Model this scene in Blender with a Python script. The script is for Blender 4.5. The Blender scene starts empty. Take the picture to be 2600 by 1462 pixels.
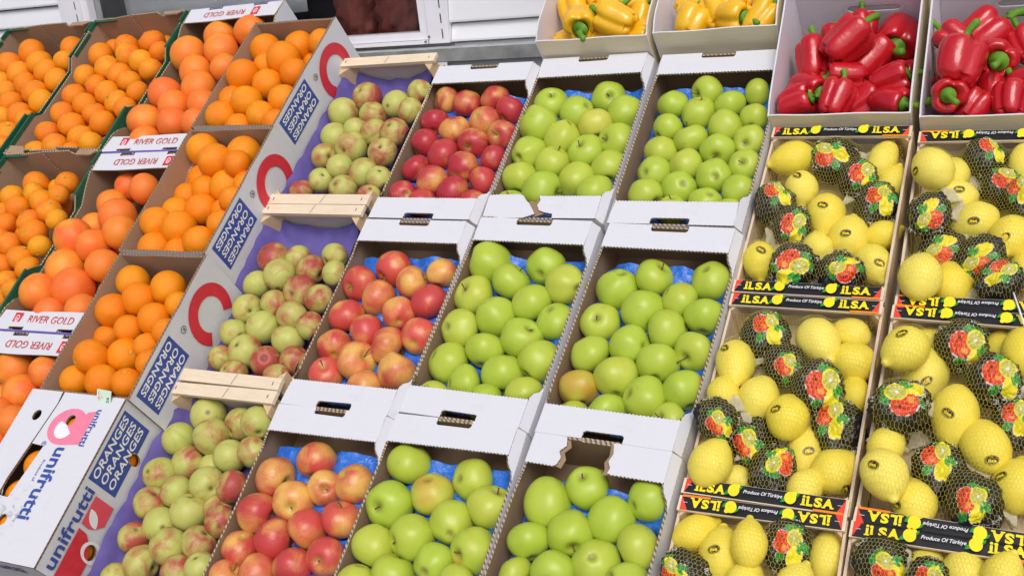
import bpy, bmesh, math, random
import numpy as np
from mathutils import Matrix, Vector, Quaternion, noise
from mathutils.geometry import tessellate_polygon

SC = bpy.context.scene
COL = SC.collection
random.seed(7)

# ---------------------------------------------------------------- camera, sky, sun, exposure
SLOPE = math.radians(35.0)          # the crates lie on a board that slopes 35 degrees
BASE = Vector((0.0, 0.0, 0.75))
SLOPE_M = Matrix.Translation(BASE) @ Matrix.Rotation(SLOPE, 4, 'X')   # (u along the row, v up the slope, w off the board)

cam = bpy.data.objects.new('camera', bpy.data.cameras.new('camera'))
COL.objects.link(cam)
cam.data.sensor_width = 36.0
cam.data.lens = 2793.31 / 2600 * 36.0
cam.data.clip_start = 0.05
cam.data.clip_end = 400.0
RIGHT, DOWN, FWD = [[0.887864, 0.305108, -0.344392], [0.050798, -0.808935, -0.5857], [-0.457292, 0.502528, -0.733723]]
rot = Matrix((RIGHT, [-q for q in DOWN], [-q for q in FWD])).transposed().to_4x4()
cam.matrix_world = SLOPE_M @ (Matrix.Translation(Vector([1.50402, -0.82779, 1.67988])) @ rot)
SC.camera = cam

SUN_EL, SUN_AZ = math.radians(50.0), math.radians(150.0)
world = bpy.data.worlds.new('World')
SC.world = world
world.use_nodes = True
nt = world.node_tree
sky = nt.nodes.new('ShaderNodeTexSky')
sky.sky_type = 'NISHITA'
sky.sun_disc = False
sky.sun_elevation = SUN_EL
sky.sun_rotation = SUN_AZ
sky.air_density = 0.6
sky.dust_density = 3.0
sky.ozone_density = 0.6
nt.links.new(sky.outputs[0], nt.nodes['Background'].inputs[0])
nt.nodes['Background'].inputs[1].default_value = 0.14
sun = bpy.data.objects.new('sun', bpy.data.lights.new('sun', 'SUN'))
COL.objects.link(sun)
sun.data.energy = 1.5
sun.data.angle = math.radians(34.0)
sun.data.color = (1.0, 0.985, 0.97)
to_sun = Vector((math.sin(SUN_AZ) * math.cos(SUN_EL), math.cos(SUN_AZ) * math.cos(SUN_EL), math.sin(SUN_EL)))
sun.rotation_euler = to_sun.to_track_quat('Z', 'Y').to_euler()
sun.location = (0, -3, 6)
SC.view_settings.view_transform = 'Standard'
SC.view_settings.look = 'None'
SC.view_settings.gamma = 1.0
SC.view_settings.use_curve_mapping = False
SC.view_settings.exposure = 0.09
SC.cycles.max_bounces = 8
SC.cycles.use_denoising = True

# ---------------------------------------------------------------- object helpers
def tag(o, label=None, cat=None, group=None, kind=None):
    if label: o['label'] = label
    if cat: o['category'] = cat
    if group: o['group'] = group
    if kind: o['kind'] = kind
    return o

def put(name, me, parent=None, mat4=None):
    o = bpy.data.objects.new(name, me)
    COL.objects.link(o)
    if parent is not None: o.parent = parent
    if mat4 is not None:
        if parent is not None: o.matrix_local = mat4
        else: o.matrix_world = mat4
    return o

def empty(name, mat4):
    o = bpy.data.objects.new(name, None)
    o.empty_display_size = 0.05
    COL.objects.link(o)
    o.matrix_world = mat4
    return o

def mesh(name, verts, faces, mats, idx=None, smooth=False):
    me = bpy.data.meshes.new(name)
    me.from_pydata([tuple(v) for v in verts], [], [tuple(f) for f in faces])
    for m in mats: me.materials.append(m)
    if idx is not None: me.polygons.foreach_set('material_index', idx)
    if smooth: me.polygons.foreach_set('use_smooth', [True] * len(me.polygons))
    me.update()
    return me

class MB:
    """collects boxes and plates into one mesh"""
    def __init__(s): s.v, s.f, s.i = [], [], []
    def add(s, vs, fs, mi=0):
        b = len(s.v); s.v += [tuple(q) for q in vs]
        for k, f in enumerate(fs):
            s.f.append([b + q for q in f]); s.i.append(mi[k] if isinstance(mi, (list, tuple)) else mi)
    def box(s, x0, x1, y0, y1, z0, z1, mi=0, jit=0.0):
        vs = [(x, y, z) for z in (z0, z1) for y in (y0, y1) for x in (x0, x1)]
        if jit: vs = [tuple(q + random.uniform(-jit, jit) for q in v) for v in vs]
        s.add(vs, [(0, 2, 3, 1), (4, 5, 7, 6), (0, 1, 5, 4), (2, 6, 7, 3), (0, 4, 6, 2), (1, 3, 7, 5)], mi)
    def plate(s, outer, t, fr, holes=(), mo=0, mi=1, me=2):
        """flat sheet: outline in 2D, thickness t, fr = (origin, xdir, ydir); the normal side is mo, the back mi, cut edges me"""
        o, ex, ey = (Vector(q) for q in fr)
        n = ex.cross(ey).normalized()
        loops = [list(outer)] + [list(h) for h in holes]
        flat = [p for l in loops for p in l]
        tris = tessellate_polygon([[Vector((p[0], p[1], 0)) for p in l] for l in loops])
        P = [o + ex * p[0] + ey * p[1] for p in flat]
        N = len(P)
        fs, mi_ = [], []
        for a, b, c in tris:
            A, B, D = flat[a], flat[b], flat[c]
            if (B[0] - A[0]) * (D[1] - A[1]) - (B[1] - A[1]) * (D[0] - A[0]) < 0: b, c = c, b
            fs.append((a, b, c)); mi_.append(mo)
            fs.append((N + a, N + c, N + b)); mi_.append(mi)
        k = 0
        for li, l in enumerate(loops):
            ar = sum(l[i][0] * l[(i + 1) % len(l)][1] - l[(i + 1) % len(l)][0] * l[i][1] for i in range(len(l)))
            for i in range(len(l)):
                a, b = k + i, k + (i + 1) % len(l)
                if (ar < 0) != (li > 0): a, b = b, a
                fs.append((a, N + a, N + b, b)); mi_.append(me)
            k += len(l)
        s.add(list(P) + [p - n * t for p in P], fs, mi_)
    def build(s, name, mats, parent=None, mat4=None, smooth=False):
        return put(name, mesh(name, s.v, s.f, mats, s.i, smooth), parent, mat4)

# ---------------------------------------------------------------- materials
class NT:
    def __init__(s, name):
        s.m = bpy.data.materials.new(name); s.m.use_nodes = True
        s.t = s.m.node_tree; s.b = s.t.nodes['Principled BSDF']
    def n(s, typ, **kw):
        x = s.t.nodes.new('ShaderNode' + typ)
        for k, v in kw.items(): setattr(x, k, v)
        return x
    def l(s, a, b): s.t.links.new(a, b)
    def set(s, **kw):
        for k, v in kw.items(): s.b.inputs[k.replace('_', ' ')].default_value = v
        return s
    def coord(s, scale=(1, 1, 1), out='Object'):
        c = s.n('TexCoord'); mp = s.n('Mapping'); mp.inputs['Scale'].default_value = scale
        s.l(c.outputs[out], mp.inputs[0]); return mp.outputs[0]
    def noise(s, vec, scale, detail=3.0, rough=0.55, dist=0.0):
        x = s.n('TexNoise'); x.inputs['Scale'].default_value = scale; x.inputs['Detail'].default_value = detail
        x.inputs['Roughness'].default_value = rough; x.inputs['Distortion'].default_value = dist
        if vec is not None: s.l(vec, x.inputs['Vector'])
        return x.outputs['Fac']
    def ramp(s, fac, stops, interp='LINEAR'):
        x = s.n('ValToRGB'); x.color_ramp.interpolation = interp
        e = x.color_ramp.elements
        while len(e) < len(stops): e.new(0.5)
        for k, (p, c) in enumerate(stops):
            e[k].position = p; e[k].color = (*c, 1) if len(c) == 3 else c
        s.l(fac, x.inputs[0]); return x.outputs[0]
    def math(s, op, a, b=None, c=None, clamp=False):
        x = s.n('Math', operation=op); x.use_clamp = clamp
        for i, q in enumerate((a, b, c)):
            if q is None: continue
            if isinstance(q, (int, float)): x.inputs[i].default_value = q
            else: s.l(q, x.inputs[i])
        return x.outputs[0]
    def mix(s, fac, a, b, typ='MIX'):
        x = s.n('Mix', data_type='RGBA', blend_type=typ)
        for q, i in ((fac, 0), (a, 6), (b, 7)):
            if isinstance(q, (int, float)): x.inputs[i].default_value = q
            elif isinstance(q, (tuple, list)): x.inputs[i].default_value = (*q, 1) if len(q) == 3 else q
            else: s.l(q, x.inputs[i])
        return x.outputs[2]
    def bump(s, h, strength=0.3, dist=0.001):
        x = s.n('Bump'); x.inputs['Strength'].default_value = strength; x.inputs['Distance'].default_value = dist
        s.l(h, x.inputs['Height']); s.l(x.outputs[0], s.b.inputs['Normal']); return x
    def color(s, c):
        if isinstance(c, (tuple, list)): s.b.inputs['Base Color'].default_value = (*c, 1)
        else: s.l(c, s.b.inputs['Base Color'])
        return s

def plain(name, c, rough=0.6, var=0.06, scale=30.0, spec=0.3, bump=0.0, vscale=(1, 1, 1)):
    a = NT(name); v = a.coord(vscale)
    f = a.noise(v, scale, 4.0)
    lo = tuple(max(0, q * (1 - var)) for q in c); hi = tuple(min(1, q * (1 + var)) for q in c)
    a.color(a.ramp(f, [(0.3, lo), (0.7, hi)])).set(Roughness=rough, Specular_IOR_Level=spec)
    if bump: a.bump(f, bump, 0.002)
    return a.m

def board(name, c, c2, rough=0.7):
    """paper board: fine fibre speckle, faint flute lines, scuffs"""
    a = NT(name); v = a.coord()
    fine = a.noise(v, 420.0, 3.0); big = a.noise(v, 9.0, 5.0, 0.6)
    w = a.n('TexWave', wave_type='BANDS', bands_direction='X'); w.inputs['Scale'].default_value = 46.0
    w.inputs['Distortion'].default_value = 0.4; a.l(v, w.inputs[0])
    k = a.math('MULTIPLY_ADD', fine, 0.5, a.math('MULTIPLY', big, 0.5))
    a.color(a.ramp(k, [(0.32, c2), (0.62, c)])).set(Roughness=rough, Specular_IOR_Level=0.25)
    a.bump(a.math('MULTIPLY_ADD', w.outputs['Fac'], 0.35, fine), 0.12, 0.0008)
    return a.m

def cut_edge(name, dark, light):
    a = NT(name); v = a.coord()
    w = a.n('TexWave', wave_type='BANDS', bands_direction='DIAGONAL'); w.inputs['Scale'].default_value = 62.0
    w.inputs['Distortion'].default_value = 2.0; w.inputs['Detail'].default_value = 1.0; a.l(v, w.inputs[0])
    a.color(a.ramp(w.outputs['Fac'], [(0.25, dark), (0.6, light)])).set(Roughness=0.85, Specular_IOR_Level=0.15)
    return a.m

def wood(name, c, c2, sc=(30, 3, 30), rough=0.65):
    a = NT(name); v = a.coord(sc)
    f = a.noise(v, 3.0, 5.0, 0.6, 1.2)
    f2 = a.noise(v, 14.0, 2.0)
    k = a.math('MULTIPLY_ADD', f2, 0.35, a.math('MULTIPLY', f, 0.65))
    a.color(a.ramp(k, [(0.3, c2), (0.65, c)])).set(Roughness=rough, Specular_IOR_Level=0.25)
    a.bump(k, 0.15, 0.001)
    return a.m

M = {}
def worn_white(name):
    """bleached liner board: scuffs, grubby smears, faint flute lines and crease dents"""
    a = NT(name); v = a.coord()
    fine = a.noise(v, 300.0, 3.0)
    mp = a.n('Mapping'); mp.inputs['Scale'].default_value = (3, 22, 8); mp.inputs['Rotation'].default_value = (0, 0, 0.5); a.l(v, mp.inputs[0])
    scr = a.ramp(a.noise(mp.outputs[0], 6.0, 5.0, 0.7), [(0.60, (0, 0, 0)), (0.74, (1, 1, 1))])
    gr = a.ramp(a.noise(v, 11.0, 6.0, 0.65, 0.6), [(0.56, (0, 0, 0)), (0.78, (1, 1, 1))])
    g = a.mix(fine, (0.685, 0.69, 0.715), (0.645, 0.65, 0.675))
    g = a.mix(a.math('MULTIPLY', scr, 0.30), g, (0.54, 0.535, 0.53))
    g = a.mix(a.math('MULTIPLY', gr, 0.38), g, (0.52, 0.50, 0.46))
    w = a.n('TexWave', wave_type='BANDS', bands_direction='Y'); w.inputs['Scale'].default_value = 46.0; w.inputs['Distortion'].default_value = 0.4; a.l(v, w.inputs[0])
    a.color(g).set(Roughness=0.5, Specular_IOR_Level=0.3)
    a.bump(a.math('ADD', a.math('MULTIPLY', w.outputs['Fac'], 0.10), a.math('MULTIPLY', a.noise(v, 16.0, 4.0), 1.6)), 0.35, 0.003)
    return a.m
M['white_board'] = worn_white('white_board')
M['white_board_clean'] = board('white_board', (0.76, 0.76, 0.785), (0.70, 0.70, 0.73), 0.55)
M['kraft'] = board('kraft_board', (0.33, 0.225, 0.135), (0.25, 0.165, 0.096))
M['kraft_light'] = board('kraft_board_light', (0.42, 0.285, 0.18), (0.33, 0.22, 0.135))
M['edge'] = cut_edge('cut_cardboard_edge', (0.13, 0.095, 0.06), (0.46, 0.37, 0.26))
M['edge_dark'] = cut_edge('thick_cardboard_edge', (0.16, 0.11, 0.07), (0.28, 0.20, 0.13))
M['green_print'] = plain('green_print', (0.018, 0.115, 0.06), 0.45, 0.2)
M['violet_edge'] = plain('violet_print', (0.20, 0.16, 0.50), 0.5, 0.1)
M['blue_ink'] = plain('blue_ink', (0.045, 0.085, 0.33), 0.5, 0.10, 60)
M['red_ink'] = plain('red_ink', (0.66, 0.035, 0.055), 0.5, 0.10, 60)
M['pink_ink'] = plain('pink_ink', (0.82, 0.22, 0.32), 0.5, 0.06, 60)
M['rose_ink'] = plain('rose_ink', (0.75, 0.085, 0.12), 0.5, 0.06, 60)
M['dark_red_ink'] = plain('dark_red_ink', (0.52, 0.05, 0.045), 0.55, 0.1, 60)
M['black_ink'] = plain('black_ink', (0.012, 0.012, 0.013), 0.35, 0.3, 60, 0.5)
M['white_ink'] = plain('white_ink', (0.82, 0.82, 0.82), 0.5, 0.03)
M['yellow_ink'] = plain('yellow_ink', (0.88, 0.72, 0.02), 0.45, 0.05)
M['leaf_ink'] = plain('leaf_ink', (0.03, 0.30, 0.03), 0.45, 0.1)
M['orange_ink'] = plain('orange_ink', (0.85, 0.24, 0.02), 0.45, 0.05)
M['scarlet_ink'] = plain('scarlet_ink', (0.80, 0.06, 0.03), 0.45, 0.05)
M['grey_ink'] = plain('grey_ink', (0.55, 0.56, 0.60), 0.6, 0.2, 90)
M['pine'] = wood('pale_pine', (0.80, 0.68, 0.50), (0.70, 0.56, 0.38), (4, 30, 30))
M['pine_side'] = wood('pine_side', (0.74, 0.60, 0.42), (0.60, 0.45, 0.29), (30, 4, 30))
M['plywood'] = wood('grey_plywood', (0.70, 0.62, 0.52), (0.56, 0.48, 0.39), (6, 30, 30), 0.75)
M['post'] = wood('post_wood', (0.72, 0.55, 0.34), (0.52, 0.36, 0.20), (40, 40, 3))
M['wood_print'] = wood('wood_print_board', (0.80, 0.72, 0.54), (0.66, 0.57, 0.39), (3, 20, 110), 0.6)
M['lilac_board'] = plain('lilac_white_board', (0.71, 0.68, 0.73), 0.5, 0.03, 12)
M['stand'] = wood('stand_wood', (0.30, 0.24, 0.18), (0.20, 0.15, 0.11), (20, 3, 20))
M['steel'] = plain('galvanised_steel', (0.42, 0.43, 0.42), 0.5, 0.25, 25, 0.5)
M['steel_dark'] = plain('dirty_steel', (0.26, 0.27, 0.26), 0.6, 0.3, 18, 0.4)
M['screw'] = plain('screw_metal', (0.16, 0.17, 0.20), 0.4, 0.2)
M['siding'] = plain('white_siding', (0.78, 0.79, 0.80), 0.45, 0.03, 3, 0.4, 0.0, (1, 1, 6))
M['frame_white'] = plain('window_frame_paint', (0.82, 0.81, 0.84), 0.35, 0.03, 14, 0.4)
M['gap'] = plain('dark_gap', (0.05, 0.05, 0.06), 0.8, 0.2)
M['paper_violet'] = plain('violet_tray_paper', (0.145, 0.115, 0.36), 0.75, 0.12, 30, 0.2, 0.4)
M['tag_green'] = plain('pale_green_paper', (0.62, 0.80, 0.62), 0.6, 0.05)
M['pavement'] = plain('asphalt_pavement', (0.06, 0.06, 0.058), 0.9, 0.3, 60, 0.2, 0.4)
M['net'] = NT('yellow_net').color((0.74, 0.62, 0.09)).set(Roughness=0.5).m
M['room'] = plain('room_wall', (0.30, 0.31, 0.33), 0.8, 0.1, 4)
M['room_dark'] = plain('room_back', (0.045, 0.045, 0.055), 0.8, 0.3, 6)
M['grey_paper'] = plain('grey_paper', (0.42, 0.44, 0.45), 0.8, 0.12, 5)

a = NT('glass'); a.set(Roughness=0.02, Transmission_Weight=1.0, IOR=1.25, Specular_IOR_Level=0.5).color((0.97, 0.98, 0.98)); M['glass'] = a.m

a = NT('blue_plastic_tray'); v = a.coord()
f = a.noise(v, 60.0, 3.0, 0.6, 1.5)
a.color(a.ramp(f, [(0.3, (0.016, 0.115, 0.52)), (0.7, (0.05, 0.22, 0.76))])).set(Roughness=0.22, Specular_IOR_Level=0.6)
a.bump(a.noise(v, 70.0, 5.0, 0.6, 1.2), 0.7, 0.004); M['blue_tray'] = a.m

def fruit_nodes(name):
    a = NT(name); v = a.coord(); info = a.n('ObjectInfo')
    add = a.n('VectorMath', operation='MULTIPLY_ADD')
    a.l(v, add.inputs[0]); add.inputs[1].default_value = (1, 1, 1)
    comb = a.n('CombineXYZ')
    for i, k in enumerate((37.0, 61.0, 23.0)): a.l(a.math('MULTIPLY', info.outputs['Random'], k), comb.inputs[i])
    a.l(comb.outputs[0], add.inputs[2])
    sep = a.n('SeparateColor'); a.l(info.outputs['Color'], sep.inputs[0])
    xyz = a.n('SeparateXYZ'); a.l(v, xyz.inputs[0])
    rad = a.math('SQRT', a.math('ADD', a.math('POWER', xyz.outputs[0], 2.0), a.math('POWER', xyz.outputs[1], 2.0)))
    return a, v, add.outputs[0], sep.outputs, xyz.outputs, rad

def spots(a, v, scale, lo, hi):
    t = a.n('TexVoronoi'); t.inputs['Scale'].default_value = scale; a.l(v, t.inputs['Vector'])
    return a.ramp(t.outputs['Distance'], [(lo, (1, 1, 1)), (hi, (0, 0, 0))])

# green apple: colour.r = yellowness, colour.g = blush
a, v, vr, p, xyz, rad = fruit_nodes('green_apple_skin')
g = a.mix(p[0], (0.375, 0.500, 0.034), (0.58, 0.53, 0.07))
g = a.mix(a.math('MULTIPLY', a.noise(vr, 1.3, 2.0), 0.6), g, (0.45, 0.57, 0.085))
bl = a.ramp(a.math('MULTIPLY_ADD', a.noise(vr, 0.8, 1.0), 1.2, a.math('SUBTRACT', p[1], 0.95)), [(0.0, (0, 0, 0)), (0.35, (1, 1, 1))])
g = a.mix(a.math('MULTIPLY', bl, 0.7), g, (0.55, 0.20, 0.035))
g = a.mix(a.math('MULTIPLY', spots(a, vr, 13.0, 0.03, 0.085), 0.75), g, (0.22, 0.22, 0.05))
br = a.ramp(a.noise(vr, 2.2, 3.0, 0.6), [(0.66, (0, 0, 0)), (0.74, (1, 1, 1))])
g = a.mix(a.math('MULTIPLY', br, 0.35), g, (0.33, 0.27, 0.06))
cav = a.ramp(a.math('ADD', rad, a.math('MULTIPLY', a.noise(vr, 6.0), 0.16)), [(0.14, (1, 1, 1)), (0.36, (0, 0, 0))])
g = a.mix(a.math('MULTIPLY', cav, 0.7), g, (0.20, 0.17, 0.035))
a.color(g).set(Roughness=0.36, Specular_IOR_Level=0.42, Subsurface_Weight=0.0)
a.bump(a.noise(vr, 5.0, 2.0), 0.15, 0.002); M['green_apple'] = a.m

# red apple: colour.r = how much red, colour.g = hue towards orange
a, v, vr, p, xyz, rad = fruit_nodes('red_apple_skin')
mp = a.n('Mapping'); mp.inputs['Scale'].default_value = (7, 7, 0.7); a.l(vr, mp.inputs[0])
st = a.noise(mp.outputs[0], 1.5, 4.0, 0.6, 0.3)
big = a.noise(vr, 0.75, 1.5, 0.5, 0.4)
base = a.mix(a.noise(vr, 1.1), (0.74, 0.53, 0.11), (0.75, 0.33, 0.085))
red = a.mix(p[1], (0.39, 0.010, 0.032), (0.66, 0.095, 0.060))
red = a.mix(a.math('MULTIPLY', st, 0.28), red, (0.72, 0.16, 0.10))
k = a.math('ADD', a.math('MULTIPLY_ADD', big, 1.8, a.math('MULTIPLY', st, 0.5)), a.math('MULTIPLY_ADD', p[0], 1.1, -1.45))
fac = a.ramp(k, [(0.05, (0, 0, 0)), (0.65, (1, 1, 1))])
g = a.mix(fac, base, red)
g = a.mix(a.math('MULTIPLY', spots(a, vr, 15.0, 0.03, 0.07), 0.35), g, (0.75, 0.5, 0.25))
cav = a.ramp(rad, [(0.08, (1, 1, 1)), (0.34, (0, 0, 0))])
g = a.mix(a.math('MULTIPLY', cav, 0.6), g, (0.36, 0.33, 0.05))
a.color(g).set(Roughness=0.33, Specular_IOR_Level=0.45)
a.bump(a.noise(vr, 5.0, 2.0), 0.15, 0.002); M['red_apple'] = a.m

# nectarine: colour.r = blush
a, v, vr, p, xyz, rad = fruit_nodes('nectarine_skin')
base = a.mix(a.noise(vr, 1.2), (0.38, 0.46, 0.085), (0.58, 0.52, 0.16))
big = a.noise(vr, 0.9, 2.0, 0.5, 0.5)
sp = a.noise(vr, 16.0, 4.0, 0.75)
k = a.math('ADD', a.math('MULTIPLY_ADD', big, 2.0, a.math('MULTIPLY', sp, 0.9)), a.math('MULTIPLY_ADD', p[0], 1.0, -2.0))
fac = a.ramp(k, [(0.02, (0, 0, 0)), (0.60, (1, 1, 1))])
redc = a.mix(a.noise(vr, 6.0, 3.0), (0.25, 0.008, 0.024), (0.52, 0.055, 0.060))
g = a.mix(a.math('MULTIPLY', fac, 0.92), base, redc)
g = a.mix(a.math('MULTIPLY', spots(a, vr, 8.0, 0.02, 0.06), 0.6), g, (0.20, 0.10, 0.03))
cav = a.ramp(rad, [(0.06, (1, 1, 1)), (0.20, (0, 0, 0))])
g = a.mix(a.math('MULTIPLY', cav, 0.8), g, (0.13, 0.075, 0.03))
a.color(g).set(Roughness=0.42, Specular_IOR_Level=0.35)
a.bump(sp, 0.12, 0.0008); M['nectarine'] = a.m

def citrus(name, c1, c2, c3, pore=34.0, bump=0.35, rough=0.42):
    a, v, vr, p, xyz, rad = fruit_nodes(name)
    g = a.mix(p[0], c1, c2)
    f = a.ramp(a.noise(vr, 0.9, 2.0), [(0.38, (0, 0, 0)), (0.68, (1, 1, 1))])
    g = a.mix(a.math('MULTIPLY', f, p[1]), g, c3)
    t = a.n('TexVoronoi'); t.inputs['Scale'].default_value = pore; a.l(vr, t.inputs['Vector'])
    g = a.mix(a.ramp(t.outputs['Distance'], [(0.0, (0.35, 0.35, 0.35)), (0.35, (0, 0, 0))]), g, tuple(q * 0.72 for q in c1))
    a.color(g).set(Roughness=rough, Specular_IOR_Level=0.34)
    h = a.math('ADD', a.math('MULTIPLY', t.outputs['Distance'], 1.0), a.math('MULTIPLY', a.noise(vr, 4.0), 0.8))
    a.bump(h, bump, 0.0012)
    return a.m
M['orange'] = citrus('orange_peel', (0.86, 0.205, 0.002), (0.88, 0.28, 0.003), (0.88, 0.33, 0.006), 26.0, 0.6, 0.45)
M['small_orange'] = citrus('small_orange_peel', (0.86, 0.225, 0.003), (0.86, 0.36, 0.006), (0.88, 0.18, 0.014), 26.0, 0.6, 0.45)
M['grapefruit'] = citrus('grapefruit_peel', (0.86, 0.15, 0.030), (0.88, 0.24, 0.028), (0.88, 0.34, 0.035), 34.0, 0.35, 0.38)
M['lemon'] = citrus('lemon_peel', (0.87, 0.69, 0.06), (0.90, 0.77, 0.14), (0.76, 0.68, 0.06), 30.0, 0.35, 0.40)

def pepper_mat(name, c1, c2, rough):
    a, v, vr, p, xyz, rad = fruit_nodes(name)
    g = a.mix(a.noise(vr, 1.0, 2.0), c1, c2)
    a.color(g).set(Roughness=rough, Specular_IOR_Level=0.55, Coat_Weight=0.25, Coat_Roughness=0.12)
    a.bump(a.noise(vr, 3.5, 2.0), 0.25, 0.004)
    return a.m
M['yellow_pepper'] = pepper_mat('yellow_pepper_skin', (0.84, 0.42, 0.008), (0.86, 0.52, 0.012), 0.26)
M['red_pepper'] = pepper_mat('red_pepper_skin', (0.44, 0.005, 0.015), (0.58, 0.012, 0.014), 0.25)
M['stem_green'] = plain('pepper_stem_green', (0.12, 0.28, 0.022), 0.5, 0.25, 60)
M['stem_brown'] = plain('fruit_stem_brown', (0.12, 0.085, 0.03), 0.7, 0.3, 200)
M['calyx_green'] = plain('citrus_button_green', (0.40, 0.42, 0.10), 0.6, 0.3, 200)

a = NT('printed_wrapper'); at = a.n('VertexColor'); at.layer_name = 'print'
a.l(at.outputs['Color'], a.b.inputs['Base Color']); a.set(Roughness=0.24, Specular_IOR_Level=0.5)
a.bump(a.noise(a.coord(), 9.0, 5.0, 0.65, 0.8), 0.6, 0.0025); M['wrapper'] = a.m
a = NT('clear_wrapper_tail'); a.color((0.80, 0.74, 0.52)).set(Roughness=0.3, Alpha=0.7)
a.bump(a.noise(a.coord(), 160.0, 4.0), 0.5, 0.004); M['wrapper_tail'] = a.m

a = NT('onion_net_sack'); v = a.coord()
f = a.noise(v, 9.0, 5.0, 0.6, 0.8)
w = a.n('TexWave', wave_type='BANDS', bands_direction='Z'); w.inputs['Scale'].default_value = 26.0; w.inputs['Distortion'].default_value = 1.0; a.l(v, w.inputs[0])
g = a.ramp(f, [(0.3, (0.02, 0.006, 0.006)), (0.52, (0.24, 0.045, 0.03)), (0.75, (0.12, 0.09, 0.07))])
a.color(a.mix(a.math('MULTIPLY', w.outputs['Fac'], 0.5), g, (0.20, 0.042, 0.03))).set(Roughness=0.7); M['sack'] = a.m

# ---------------------------------------------------------------- tables: crates (u, v, turn, rim height, width, length) and what lies in each, crate coordinates in mm
CRATES={
'A1':[0.15,0.7502,0.0039,0.0,0.296,0.5],
'B1':[0.4484,0.76,0.0193,0.0,0.296,0.5],
'C1':[0.754,0.7519,0.0022,0.0,0.296,0.5],
'A2':[0.1504,0.2455,0.0061,0.0,0.296,0.5],
'B2':[0.4478,0.2571,-0.0125,0.0,0.296,0.5],
'C2':[0.7557,0.2488,-0.02,0.0,0.296,0.5],
'A3':[0.1554,-0.2535,0.02,0.0,0.296,0.5],
'B3':[0.447,-0.2431,0.0178,0.0,0.296,0.5],
'C3':[0.7469,-0.2515,-0.02,0.0,0.296,0.5],
'N1':[-0.162,0.7934,0.012,0.0,0.308,0.515],
'N2':[-0.159,0.279,0.0075,0.0,0.308,0.515],
'N3':[-0.146,-0.2379,0.022,0.0,0.302,0.515],
'U1':[-0.4467,0.905,-0.0085,0.1,0.276,0.4],
'U2':[-0.4415,0.5005,0.0171,0.1,0.276,0.402],
'U3':[-0.4243,0.1015,0.02,0.1,0.276,0.39],
'U4':[-0.432,-0.2839,0.02,0.1,0.282,0.385],
'D1':[1.05,0.5791,-0.0041,-0.03,0.283,0.432],
'D2':[1.05,0.1482,-0.0021,-0.03,0.283,0.428],
'D3':[1.0534,-0.2816,0.02,-0.03,0.283,0.432],
'E1':[1.3483,0.5637,0.0119,-0.03,0.283,0.432],
'E2':[1.3443,0.1368,-0.02,-0.03,0.283,0.432],
'E3':[1.3378,-0.2864,0.0,-0.03,0.283,0.432],
'G1':[-0.768,0.966,0.022,0.045,0.36,0.585],
'G2':[-0.745,0.377,0.03,0.045,0.36,0.588],
'G3':[-0.715,-0.212,0.03,0.045,0.36,0.585],
'K2':[-1.146,0.9557,0.03,0.05,0.385,0.575],
'K3':[-1.118,0.378,0.03,0.05,0.385,0.58],
'K1':[-1.555,0.9439,0.0,0.05,0.4,0.575],
'Y1':[0.445,1.215,0.0,0.05,0.287,0.4],
'Y2':[0.742,1.222,0.012,0.05,0.287,0.4],
'R1':[1.045,0.972,0.0,0.0,0.288,0.345],
'R2':[1.35,0.96,0.0,0.0,0.288,0.345],
}
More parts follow.
